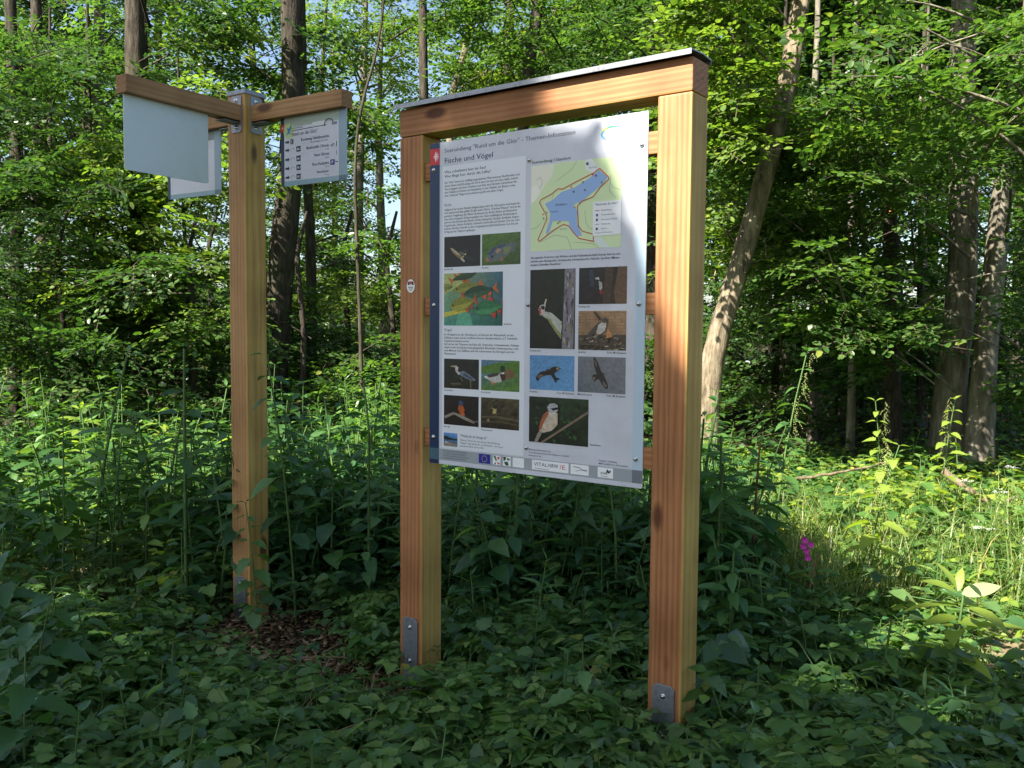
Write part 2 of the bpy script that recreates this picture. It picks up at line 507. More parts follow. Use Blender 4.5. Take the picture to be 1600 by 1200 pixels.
def join(parts):
    Vs, Fs, off = [], [], 0
    for v, f in parts:
        Vs.append(v); Fs.append(f + off); off += len(v)
    return np.concatenate(Vs), np.concatenate(Fs)

def smooth_path(pts, rad, n=26):
    pts, rad = np.asarray(pts, float), np.asarray(rad, float)
    t = np.linspace(0, len(pts) - 1, n)
    k = np.arange(len(pts))
    P = np.stack([np.interp(t, k, pts[:, c]) for c in range(3)], 1)
    rd = np.interp(t, k, rad)
    for _ in range(3):
        P[1:-1] = .25 * P[:-2] + .5 * P[1:-1] + .25 * P[2:]
        rd[1:-1] = .25 * rd[:-2] + .5 * rd[1:-1] + .25 * rd[2:]
    return P, rd

def clear_views(P, r):
    q = P - np.array([0, 0, CAM_Z]); y = np.maximum(q[:, 1], .1)
    px, py = 800 + q[:, 0] / y * F, 508 - q[:, 2] / y * F
    k = np.ones(len(P), bool)
    for a, b, c, d, e in VIEWS:
        k &= ~((px > a - 14) & (px < c + 14) & (py > b) & (py < d) & (y < e) & (r.random(len(P)) < .93))
    return k

def branch_sprays(r, a, b, nspray, size, sag=.12):
    """a curved limb from a to b with leafy twigs along its outer part"""
    a, b = np.asarray(a, float), np.asarray(b, float)
    d = b - a; L = np.linalg.norm(d)
    t = np.linspace(0, 1, 9)
    side = np.cross(d / L, [0, 0, 1.0])
    bend = r.normal(0, .06) * L
    P = a + d * t[:, None] + side * (bend * np.sin(t * 3.14))[:, None] + np.array([0, 0, 1.0]) * (sag * L * np.sin(t * 2.6))[:, None]
    k = np.sort(r.uniform(.18, 1.0, nspray)); k[-1] = 1.0
    Q = np.stack([np.interp(k, t, P[:, c]) for c in range(3)], 1)
    sg = np.where(np.arange(nspray) % 2, 1, -1)
    ang = sg * r.uniform(.35, 1.15, nspray); ang[-1] = 0
    h = d.copy(); h[2] *= .4; h /= np.linalg.norm(h)
    s2 = np.cross([0, 0, 1.0], h)
    D = h[None] * np.cos(ang)[:, None] + s2[None] * np.sin(ang)[:, None]
    D[:, 2] += r.normal(-.08, .2, nspray)
    S = size * r.uniform(.7, 1.25, nspray)
    return P, Q, D, S

def tree(name, label, trunk_pts, trunk_rad, bark, leaf, branches=(), group=None, near=True, seed=0, wob=.04, cat='tree', nside=14, spray=1.0, keep=None):
    """trunk_pts world coords from the ground up; branches = [(a, b, nsprays), ...]"""
    r = np.random.default_rng(1000 + seed)
    base = np.array(trunk_pts[0], float)
    root = empty(name, tuple(base))
    tag(root, label, cat, group)
    P, rd = smooth_path(np.array(trunk_pts) - base, trunk_rad)
    rd = rd * (1 + .5 * np.exp(-np.maximum(P[:, 2], 0) / .22))
    link('trunk', np_mesh('trunk', *tube(P, rd, nside, wob, r), [bark], smooth=True), root)
    if len(branches):
        limbs, Ps, Ds, Ss = [], [], [], []
        for a, b, ns in branches:
            l = np.linalg.norm(np.subtract(b, a))
            bp, q, d, s = branch_sprays(r, np.subtract(a, base), np.subtract(b, base), ns, spray)
            rr = max(.005, l * .0062)
            limbs.append(tube(bp, np.linspace(rr * 1.5, rr * .35, len(bp)), 6))
            Ps.append(q); Ds.append(d); Ss.append(s)
        lo = link('limbs', np_mesh('limbs', *join(limbs), [bark], smooth=True), root)
        lo['kind'] = 'stuff'
        Ps, Ds, Ss = np.concatenate(Ps), np.concatenate(Ds), np.concatenate(Ss)
        if near:
            m = clear_views(Ps + base + Ds * .3 * spray, r); Ps, Ds, Ss = Ps[m], Ds[m], Ss[m]
        c = link('crown', sprays_mesh('crown', Ps, Ds, Ss, SPRAY_NEAR if near else SPRAY_FAR, [leaf, BARK_TWIG], r), root)
        c['kind'] = 'stuff'
    return root

VIEWS = [(1478, 250, 1532, 640, 8.9), (1484, 50, 1526, 180, 8.9), (1535, 250, 1570, 620, 8.6), (1088, 470, 1150, 640, 7.9), (1115, 375, 1180, 480, 7.9), (1170, 290, 1205, 380, 7.9), (1195, 120, 1245, 240, 7.9), (1215, -60, 1275, 125, 7.9), (415, 290, 475, 520, 9.5), (432, -40, 480, 170, 9.5), (645, -40, 678, 160, 13), (190, -40, 235, 110, 10), (1375, 320, 1410, 470, 9.3)]     # gaps in the leaves through which trunks show
def box_branches(r, n, x0, y0, x1, y1, D0, D1, trunk, ns=(7, 12), length=(.9, 1.9)):
    """limbs whose tips fill a part of the wood; each grows away from the trunk line `trunk`(x,y)"""
    out = []
    for _ in range(n):
        qx, qy, qd = r.uniform(x0, x1), r.uniform(y0, y1), r.uniform(D0, D1)
        if any(a <= qx <= c_ and b_ <= qy <= d_ and qd < e_ for a, b_, c_, d_, e_ in VIEWS) and r.random() < .9: continue
        b = PX(qx, qy, qd)
        if trunk is not None:
            d = np.array([b[0] - trunk[0], b[1] - trunk[1], 0]); l = np.linalg.norm(d)
            d = d / max(l, .01)
            an = r.normal(0, .5); d = np.array([d[0] * math.cos(an) - d[1] * math.sin(an), d[0] * math.sin(an) + d[1] * math.cos(an), 0])
            ll = min(r.uniform(*length), max(l, .5))
        else:
            an = r.uniform(0, 6.28); d = np.array([math.cos(an), math.sin(an), 0]); ll = r.uniform(*length)
        a = b - d * ll - np.array([0, 0, r.uniform(.05, .45) * ll])
        out.append((a, b, int(r.integers(*ns))))
    return out

def px_trunk(pts, D, top=None):
    """[(px,py,radius_px)...] bottom first -> world points and radii; first goes down to the soil"""
    W = [PX(x, y, D) for x, y, _ in pts]
    rad = [q * D / F for *_, q in pts]
    b = W[0].copy(); dz = b[2]
    if dz > .15:
        d = (W[0] - W[1]); k = dz / max(.2, -d[2]); b = W[0] + d * min(k, 1.0) * .4; b[2] = 0
        W = [b] + W; rad = [rad[0] * 1.15] + rad
    W[0][2] = float(ground_z(W[0][0], W[0][1])) - .06
    if top is not None:
        d = W[-1] - W[-2]; d /= np.linalg.norm(d)
        e = W[-1] + (d * .5 + np.array([0, 0, .5])) * (top - W[-1][2]) * 1.0
        e[2] = top
        W.append(e); rad.append(rad[-1] * .45)
    return [tuple(w) for w in W], rad
# ================================================================ trees
tr = np.random.default_rng(77)
B_ = lambda *a, **k: box_branches(tr, *a, **k)

# -- the big dark trunk behind the signpost
W, q = px_trunk([(425, 640, 22), (431, 520, 21), (437, 420, 21), (452, 300, 19), (458, 190, 18), (457, 90, 17), (453, -40, 16)], 9.5, 13)
tree('forest_tree', 'dark leaning trunk rising right behind the right arm of the signpost', W, q, BARK_DARK, LEAF_DARK,
     B_(10, 330, -60, 560, 150, 9, 12, (W[4][0], 9.6), length=(1.0, 2.2)) + B_(3, 250, -300, 700, -60, 8, 13, (W[4][0], 9.6), length=(2, 3.2), ns=(14, 20)), seed=1, wob=.06)
W, q = px_trunk([(487, 640, 8), (487, 500, 8), (486, 380, 7.5), (480, 290, 7), (474, 180, 6.5), (470, -30, 6)], 11.5, 11)
tree('slender_tree', 'thin dark stem close to the right of the leaning trunk', W, q, BARK_DARK, LEAF_BEECH,
     B_(10, 440, 160, 640, 470, 11, 14, (W[3][0], 11.6), length=(.8, 1.6)), seed=2)
# -- trunk at the left, hung with light leaves
W, q = px_trunk([(222, 660, 16), (220, 520, 16), (216, 360, 15.5), (213, 200, 15), (212, 80, 14.5), (210, -40, 14)], 10, 13)
tl = (W[2][0], 10)
tree('forest_tree', 'upright dark trunk at the left, wrapped in sunlit leafy shoots', W, q, BARK_DARK, LEAF_MAPLE,
     B_(32, 90, 250, 360, 500, 8.2, 10.2, tl, length=(.6, 1.4), ns=(6, 11)) + B_(7, 100, -20, 400, 240, 8.6, 11, tl, length=(.8, 1.8)) + B_(3, 0, -320, 420, -60, 8, 13, tl, length=(2, 3.4), ns=(14, 20)), seed=3, wob=.06)
W, q = px_trunk([(232, 660, 7), (236, 480, 7), (232, 300, 6.5), (226, 120, 6), (222, -30, 5.5)], 10.4, 10)
tree('slender_tree', 'thin stem pressed against the left trunk', W, q, BARK_DARK, LEAF_DARK, B_(6, 150, 60, 420, 300, 10, 12, (W[2][0], 10.4)), seed=4)
# -- dark leafy tree at the left edge
W, q = px_trunk([(22, 640, 10), (25, 520, 10), (30, 300, 9), (20, 100, 8.5), (15, -40, 8)], 11, 12)
te = (W[2][0], 11)
tree('leafy_tree', 'dark green leafy tree at the far left edge', W, q, BARK_DARK, LEAF_DARK,
     B_(34, -60, 60, 190, 470, 8.5, 11, te, ns=(8, 13)) + B_(30, -40, 430, 330, 600, 9.5, 12.5, te, length=(.8, 1.8)) + B_(12, -40, -60, 330, 130, 9, 12.5, te), seed=5)
# -- slim saplings in the bright gap
W, q = px_trunk([(566, 640, 3.2), (563, 500, 3), (556, 350, 2.8), (553, 240, 2.5), (566, 150, 2.3), (592, 80, 2), (604, -30, 1.8)], 8.5, 7)
tree('sapling', 'very thin wavy sapling in the bright gap left of the board', W, q, BARK_DARK, LEAF_BEECH,
     B_(9, 520, 150, 630, 440, 8.3, 9.6, (W[3][0], 8.5), length=(.4, .9), ns=(4, 8)), seed=6)
# -- trunks above the board
W, q = px_trunk([(666, 560, 8), (664, 300, 7.5), (662, 150, 7), (661, 60, 6.5), (660, -40, 6)], 14, 15)
tree('forest_tree', 'straight dark trunk above the left end of the board roof', W, q, BARK_DARK, LEAF_BEECH,
     B_(10, 560, -40, 780, 170, 12.5, 16, (W[2][0], 14), length=(.9, 2)), seed=7)
W, q = px_trunk([(800, 560, 11), (812, 250, 10), (822, 140, 9.5), (833, 60, 9), (847, -40, 8)], 12, 14)
tree('forest_tree', 'forked dark trunk above the middle of the board roof', W, q, BARK_DARK, LEAF_BEECH,
     B_(14, 720, -60, 980, 150, 10, 14, (W[2][0], 12), length=(.9, 2.2)) + [(PX(820, 150, 12), PX(735, 20, 11.6), 8), (PX(828, 90, 12), PX(905, 10, 12.5), 8)], seed=8)
W, q = px_trunk([(700, 560, 6), (702, 250, 6), (704, 150, 5.5), (726, 90, 5), (745, -30, 4.5)], 16, 12)
tree('slender_tree', 'pale slanting trunk seen between the two dark ones over the roof', W, q, BARK_PALE, LEAF_MAPLE,
     B_(9, 600, 0, 860, 170, 15, 18, (W[2][0], 16), length=(1, 2)), seed=9)
W, q = px_trunk([(1030, 560, 30), (1036, 200, 29), (1042, 60, 28), (1046, -60, 27)], 13, 16)
tree('forest_tree', 'thick dark trunk behind the right end of the board roof', W, q, BARK_DARK, LEAF_DARK,
     B_(20, 880, -40, 1110, 140, 10.5, 14, (W[2][0], 13), length=(1, 2.4)) + B_(4, 850, -320, 1250, -60, 10, 15, (W[2][0], 13), length=(2, 3.4), ns=(14, 20)), seed=10, wob=.06)
# -- leaning pale trunk, right of the board
W, q = px_trunk([(1106, 625, 19), (1112, 570, 18), (1128, 505, 17.5), (1158, 410, 16.5), (1188, 310, 15.5), (1212, 205, 15), (1236, 110, 14.5), (1258, -10, 13)], 7.6, 12)
lt = (W[4][0], 7.6)
tree('leaning_tree', 'pale lichen-grey trunk leaning right, just right of the board', W, q, BARK_PALE, LEAF_MAPLE,
     B_(30, 1085, -30, 1260, 250, 6.6, 9, lt, length=(.7, 1.5), ns=(7, 12)) + B_(10, 1110, 250, 1260, 420, 7.9, 9.5, lt, length=(.6, 1.3)) + B_(5, 1000, -320, 1400, -40, 7, 9, lt, length=(1.5, 2.8), ns=(12, 18)), seed=11, wob=.05)
# -- beech pair at the right
W, q = px_trunk([(1484, 640, 24), (1487, 590, 23), (1495, 520, 23), (1508, 420, 21), (1506, 280, 20), (1504, 150, 19), (1506, 40, 18), (1508, -40, 17)], 8.6, 13)
bt = (W[3][0], 8.6)
tree('beech_tree', 'thick grey beech trunk with sun flecks at the right', W, q, BARK_GREY, LEAF_BEECH,
     B_(16, 1290, -30, 1640, 240, 5.6, 8.2, bt, length=(.9, 2.0), ns=(8, 13)) + B_(12, 1230, 180, 1480, 440, 6.4, 8.4, bt, length=(.9, 1.8), ns=(8, 13)) + B_(12, 1300, 470, 1480, 560, 7.2, 8.2, bt, length=(.6, 1.2), ns=(5, 9))
     + B_(6, 1200, -380, 1800, -60, 6, 9, bt, length=(2, 3.2), ns=(14, 20)), seed=12, wob=.05)
W, q = px_trunk([(1532, 630, 20), (1538, 560, 17), (1550, 450, 16), (1562, 330, 15), (1580, 180, 14), (1606, 40, 13), (1625, -50, 12)], 8.3, 12)
tree('beech_tree', 'darker second beech stem leaning away to the right of the thick one', W, q, BARK_GREY, LEAF_BEECH,
     B_(10, 1480, 180, 1680, 460, 6.3, 8.2, (W[3][0], 8.3), ns=(8, 12)) + B_(8, 1540, 440, 1680, 620, 7.2, 9, (W[3][0], 8.3), length=(.6, 1.3)), seed=13)
W, q = px_trunk([(1640, 600, 8), (1640, 300, 7), (1622, 120, 6), (1596, 30, 5), (1570, 60, 4), (1550, 110, 3.5)], 7, None)
W, q = px_trunk([(1640, 600, 9), (1642, 330, 8), (1630, 180, 7), (1604, 60, 6), (1606, -40, 5.5)], 6.6, 8)
tree('slender_tree', 'pale crooked young trunk at the top right edge', W, q, BARK_PALE, LEAF_BEECH,
     [(PX(1612, 95, 6.6), PX(1548, 160, 6.3), 4)] + B_(10, 1500, -30, 1680, 300, 5.4, 6.8, (W[2][0], 6.6), length=(.6, 1.3), ns=(6, 10)), seed=14)
# -- young beeches filling the right
for i, (px, D, r0, lab, boxes) in enumerate((
        (1330, 9.4, 6, 'young beech with layered leaves between the leaning and the grey trunk', [(26, 1180, 150, 1460, 470, 7.4, 10), (14, 1260, 380, 1400, 520, 7.6, 9)]),
        (1270, 11, 7, 'shaded young beech standing behind the leaning trunk', [(30, 1090, 240, 1420, 520, 9.5, 12), (14, 1130, 480, 1400, 620, 9.5, 11.5)]),
        (1440, 11.5, 8, 'deeply shaded young beech behind the thick grey trunk', [(34, 1280, 240, 1640, 600, 9.8, 13)]))):
    W, q = px_trunk([(px, 640, r0), (px + 4, 450, r0 * .9), (px - 4, 250, r0 * .8), (px + 8, 60, r0 * .65), (px + 8, -40, r0 * .5)], D, 8)
    br = sum([B_(*b[:1], *b[1:], (W[2][0], D), length=(.7, 1.6), ns=(8, 13)) for b in boxes], [])
    tree('young_beech', lab, W, q, BARK_GREY, LEAF_BEECH if i == 0 else LEAF_DARK, br, seed=20 + i)
# -- broken snag with an orange break
W, q = px_trunk([(1394, 640, 13), (1393, 500, 11.5), (1392, 400, 11), (1390, 335, 10)], 9.2, None)
sn = tree('broken_snag', 'short broken dead trunk with an orange torn top', W, q, BARK_DARK, None, [], seed=30, wob=.08)
top = np.array(W[-1]) - np.array(W[0])
pts = []
nn_ = 9
bm = bmesh.new()
ring = [bm.verts.new((top[0] + .062 * math.cos(2 * math.pi * k / nn_), top[1] + .062 * math.sin(2 * math.pi * k / nn_), top[2] - .03)) for k in range(nn_)]
tip = [bm.verts.new((top[0] + .045 * math.cos(2 * math.pi * k / nn_), top[1] + .045 * math.sin(2 * math.pi * k / nn_), top[2] + (.02, .09, .05, .14, .06, .11, .03, .08, .05)[k])) for k in range(nn_)]
cen = bm.verts.new((top[0], top[1], top[2] + .01))
for k in range(nn_):
    bm.faces.new((ring[k], ring[(k + 1) % nn_], tip[(k + 1) % nn_], tip[k])); bm.faces.new((tip[k], tip[(k + 1) % nn_], cen))
me = bpy.data.meshes.new('torn_top'); bm.to_mesh(me); bm.free()
o = link('torn_top', me, sn, plain('torn_orange_wood', (.5, .17, .05, 1), .8))
o['label'] = 'orange torn wood'
# -- hazel understory behind the clearing
us = [(95, 8.6, 90), (300, 8.9, 290), (470, 9.0, 500), (610, 10.2, 590), (-30, 13, 60), (150, 11.5, 150), (330, 13, 330), (540, 12.5, 540), (760, 12, 760), (960, 13, 950), (1120, 13, 1130), (1560, 12.5, 1560)]
for i, (px, D, c) in enumerate(us):
    x = PX(px, 500, D)[0]
    st = []
    W, q = px_trunk([(px, 640, 5), (px + 6, 520, 4.5), (px - 8, 400, 4), (px + 10, 330, 2)], D, None)
    br = (B_(16, c - 130, 450, c + 130, 640, D - .9, D + .9, (x, D), length=(.6, 1.2), ns=(7, 11)) if i < 4 else B_(20, c - 150, 420, c + 150, 610, D - 1.8, D + 1.5, (x, D), length=(.7, 1.5), ns=(8, 13))) + (B_(10, c - 150, 250, c + 150, 440, D - 1.2, D + 1.5, (x, D), length=(.7, 1.5)) if i in (0, 4, 9, 10, 11) else [])
    lab = ['low hazel bush merging with the sunlit herbs at the far left', 'low hazel bush merging with the herbs close to the left of the signpost', 'hazel bush under the dark leaning trunk', 'hazel bush close to the left of the left board post', 'low hazel bush in the dark at the far left', 'hazel bush behind the sunlit plants left of the signpost', 'hazel bush in the shade behind the signpost', 'hazel bush in the gap between signpost and board',
           'hazel bush hidden behind the board panel', 'hazel bush just behind the right board post', 'dark hazel bush behind the foot of the leaning trunk', 'dark hazel bush behind the beech pair'][i]
    tree('hazel_bush', lab, W, q, BARK_DARK, (LEAF_DARK, LEAF_BEECH, LEAF_BEECH, LEAF_DARK, LEAF_DARK, LEAF_MAPLE, LEAF_BEECH, LEAF_MAPLE, LEAF_DARK, LEAF_BEECH, LEAF_DARK, LEAF_DARK)[i], br, seed=400 + i, cat='bush')
# thin dark stems in the shade at the left
for i, (px, y0, D, r0, ln) in enumerate(((105, 380, 12, 4, 20), (152, 330, 10.5, 4.5, -8), (186, 400, 11, 3.5, 14), (300, 420, 12.5, 4, -10), (70, 300, 13, 5, 8), (1210, 300, 12, 6, 10), (1310, 330, 13, 5, -8), (1345, 280, 12, 4, 6), (1435, 320, 11, 5, 4))):
    W, q = px_trunk([(px, 640, r0), (px + ln * .3, 540, r0), (px + ln, y0, r0 * .8)], D, 6)
    tree('thin_trunk', 'thin bare dark stem in the shade, ' + ('leaning stem at the far left', 'behind the left trunk', 'leaning, left of the left trunk', 'behind the low hazel left of the signpost', 'at the left edge', 'just right of the leaning trunk', 'right of the leaning trunk, farther in', 'left of the broken snag', 'between snag and grey beech trunk', 'right of the signpost', 'far back beside the left board post')[i], W, q, BARK_DARK, None, [], group='thin bare stems in the shaded understory', seed=60 + i, cat='tree', nside=8)

# -- trees of the wood behind: five shapes, copied
def far_tree(seed, h, rad, z0, n, leaf, bark, scale):
    r = np.random.default_rng(seed)
    root = empty('woodland_tree')
    lean = r.normal(0, .03, 2)
    pts = [(0, 0, -.1)] + [(lean[0] * z + .12 * math.sin(z * .5 + seed), lean[1] * z, z) for z in np.linspace(1, h, 7)]
    P, rd = smooth_path(pts, np.linspace(.17, .03, 8) * (.8 + .4 * r.random()))
    link('trunk', np_mesh('trunk', *tube(P, rd, 9, .04, r), [bark], smooth=True), root)
    limbs, Ps, Ds, Ss = [], [], [], []
    for k in range(n):
        z = z0 + (h * .97 - z0) * r.random() ** 1.1
        az = r.uniform(0, 6.28)
        l = rad * math.sqrt(max(.06, 1 - ((z - z0 - (h - z0) * .38) / ((h - z0) * .64)) ** 2)) * r.uniform(.6, 1.1)
        a = np.array([np.interp(z, P[:, 2], P[:, 0]), np.interp(z, P[:, 2], P[:, 1]), z])
        b = a + np.array([math.cos(az) * l, math.sin(az) * l, l * r.uniform(.05, .5)])
        bp, q, d, s = branch_sprays(r, a, b, int(4 + l * 5), scale)
        limbs.append(tube(bp, np.linspace(.012 * l + .008, .006, len(bp)), 5))
        Ps.append(q); Ds.append(d); Ss.append(s)
    o = link('limbs', np_mesh('limbs', *join(limbs), [bark], smooth=True), root); o['kind'] = 'stuff'
    o = link('crown', sprays_mesh('crown', np.concatenate(Ps), np.concatenate(Ds), np.concatenate(Ss), SPRAY_FAR, [leaf, BARK_TWIG], r, twigs=False), root); o['kind'] = 'stuff'
    return root
def copy_thing(root, loc, rz, s, label, group=None):
    n = root.copy(); COL.objects.link(n)
    n.location = loc; n.rotation_euler = (0, 0, rz); n.scale = (s, s, s)
    n['label'] = label
    if group: n['group'] = group
    for c in root.children:
        d = c.copy(); COL.objects.link(d); d.parent = n
    return n
FAR = [far_tree(1, 15, 2.6, 2.2, 34, LEAF_BEECH, BARK_DARK, 1.15), far_tree(2, 17, 3.0, 3.2, 32, LEAF_MAPLE, BARK_GREY, 1.2), far_tree(3, 13, 2.4, 1.2, 36, LEAF_BEECH, BARK_DARK, 1.1),
       far_tree(4, 18, 3.2, 4.5, 60, LEAF_DARK, BARK_DARK, 1.35), far_tree(5, 9, 2.2, .5, 34, LEAF_MAPLE, BARK_GREY, 1.0)]
spots = []
def place_far(px, D, k, s=1.0):
    x = float((px - 800) / F * D)
    spots.append((x, D, k, s))
for px, D, k, s in ((-60, 17, 3, 1), (60, 15, 0, 1), (160, 19, 1, 1), (420, 20, 4, .9), (770, 19, 2, 1), (860, 22, 1, 1), (930, 18, 0, 1), (1000, 24, 3, 1),
                    (1070, 17, 0, 1), (1150, 15, 3, 1), (1230, 19, 0, 1), (1320, 16, 3, 1.05), (1410, 15, 2, 1), (1500, 18, 3, 1), (1590, 15, 0, 1), (1680, 17, 3, 1), (1200, 24, 3, 1.1), (1450, 24, 3, 1.1), (-150, 22, 0, 1.1), (240, 33, 1, 1.1), (1760, 20, 0, 1.1), (1620, 28, 3, 1.1),
                    (30, 38, 1, 1.2), (560, 26, 1, .9), (470, 30, 2, 1), (600, 24, 4, 1.1), (520, 36, 1, .9), (410, 34, 0, 1), (90, 24, 3, 1), (230, 24, 2, 1), (830, 33, 3, 1), (950, 36, 1, 1), (1080, 32, 0, 1.1), (1330, 34, 3, 1.2), (1550, 38, 3, 1.2), (900, 52, 1, 1.2), (1000, 50, 0, 1.2), (1180, 48, 3, 1.2)):
    place_far(px, D, k, s)
fl = ['deep green woodland tree', 'tall light-green woodland tree', 'bushy woodland tree', 'tall dark high-crowned woodland tree', 'low light-green young tree']
used = set()
seen_lab = {}
def where(x, y):
    p = 800 + x / y * F
    w = 'beyond the left edge' if p < 0 else 'at the far left' if p < 190 else 'behind the blank signpost plate' if p < 355 else 'between signpost and board' if p < 620 else 'over the left roof half' if p < 860 else 'over the right roof half' if p < 1085 else 'behind the leaning trunk' if p < 1270 else 'between the leaning trunk and the beech pair' if p < 1460 else 'behind the beech pair' if p < 1620 else 'beyond the right edge'
    return w + (', near' if y < 20 else ', far back' if y < 34 else ', farthest back')
for x, y, k, s in spots:
    rz = tr.uniform(0, 6.28)
    z = float(ground_z(x, y)) - .02
    lab = fl[k] + ' ' + where(x, y)
    if lab in seen_lab: lab += ', right of its twin' if x / y > seen_lab[lab] else ', left of its twin'
    else: seen_lab[lab] = x / y
    if k not in used:
        used.add(k); o = FAR[k]
        o.location = (x, y, z); o.rotation_euler = (0, 0, rz); o.scale = (s, s, s)
        tag(o, lab, 'tree', 'trees standing back in the wood')
    else: copy_thing(FAR[k], (x, y, z), rz, s, lab, 'trees standing back in the wood')

# -- unseen trees added behind the camera, crowns carved to shape the sun patches
BOARD_O = np.array([-.4491, 3.5631, 0]); BOARD_D = np.array([math.cos(.6291), -math.sin(.6291), 0]); BOARD_F = -np.array([math.sin(.6291), math.cos(.6291), 0])
SIGN_O = np.array([-1.2357, 4.16, 0]); SIGN_D = np.array([math.cos(.57), -math.sin(.57), 0]); SIGN_F = -np.array([math.sin(.57), math.cos(.57), 0])
GAP = [(.62, 2.70), (1.8, 2.70), (1.8, 1.9), (1.42, 1.26), (1.20, 1.26), (1.12, 1.56), (1.06, 1.74), (1.00, 1.90), (.94, 2.04), (.86, 2.17), (.66, 2.22)]
SMALL_GAPS = [(.19, 2.26, .07, .05), (.34, 1.47, .03, .04)]
SUN_PATCH = [(2.3, 5.9, 1.5, 1.0), (3.8, 6.2, 1.6, 1.2), (2.7, 4.7, .9, .6), (-3.0, 6.5, 2.2, 1.15), (-5.0, 6.4, 1.2, .9), (-.8, 6.6, 1.25, 1.1), (-3.3, 4.9, .5, .25), (-.9, 5.3, .4, .2), (1.72, 3.32, .26, .2), (2.3, 4.2, .5, .5), (-1.7, 3.3, .10, .07), (-2.3, 4.0, .2, .1), (1.25, 2.75, .10, .07), (-.2, 2.75, .06, .05), (-2.0, 2.9, .08, .06), (2.6, 3.9, .5, .3), (-.5, 7.2, .8, .6), (-1.9, 5.6, .35, .2), (.9, 3.0, .14, .12)]
def lit_through(P, r):
    """which points to carve from the added crowns so sun reaches the chosen patches"""
    t = ((P - BOARD_O) @ BOARD_F) / (SUN @ BOARD_F)
    H = P - t[:, None] * SUN
    u = (H - BOARD_O) @ BOARD_D; v = H[:, 2]
    onb = (t > 0) & (v > 0.0) & (v < 2.45) & (u > -.06) & (u < 1.30)
    j = r.normal(0, .022, (len(P), 2))
    lit = in_poly(u + j[:, 0], v + j[:, 1], GAP) & (v < 2.75)
    for a, b, ra, rb in SMALL_GAPS: lit |= ((u - a) / ra) ** 2 + ((v - b) / rb) ** 2 < 1
    t2 = ((P - SIGN_O) @ SIGN_F) / (SUN @ SIGN_F)
    H2 = P - t2[:, None] * SUN
    u2 = (H2 - SIGN_O) @ SIGN_D; v2 = H2[:, 2]
    ons = (t2 > 0) & (((v2 > 1.95) & (v2 < 2.70) & (u2 > -.95) & (u2 < .62)) | ((v2 > 0) & (v2 < 2.7) & (u2 > -.28) & (u2 < .16)))
    ons &= ~(((u2 - .36) / .10) ** 2 + ((v2 - 2.46) / .07) ** 2 < 1)
    tg = (P[:, 2] - .5) / SUN[2]
    G = P - tg[:, None] * SUN
    lg = np.zeros(len(P), bool)
    w = 1 + .3 * np.sin(G[:, 0] * 5 + G[:, 1] * 3) + .2 * np.sin(G[:, 1] * 9 - G[:, 0] * 4)
    for a, b, ra, rb in SUN_PATCH: lg |= ((G[:, 0] - a) / ra) ** 2 + ((G[:, 1] - b) / rb) ** 2 < w
    lg |= G[:, 1] > 7.8 + .8 * np.sin(G[:, 0] * 2.2)
    lg |= (G[:, 0] > 1.15 + .3 * np.maximum(0, 5.6 - G[:, 1]) + .25 * np.sin(G[:, 1] * 3)) & (G[:, 1] > 2.6) & (np.sin(G[:, 0] * 3.1 + 1.3 * np.sin(G[:, 1] * 2.7)) * np.sin(G[:, 1] * 3.7 + G[:, 0]) < .72)
    lg |= (G[:, 0] > 3.2) & (G[:, 1] > 1.5)
    return (lit & ~ons) | (lg & ~(onb & ~lit) & ~ons)
cr = np.random.default_rng(5)
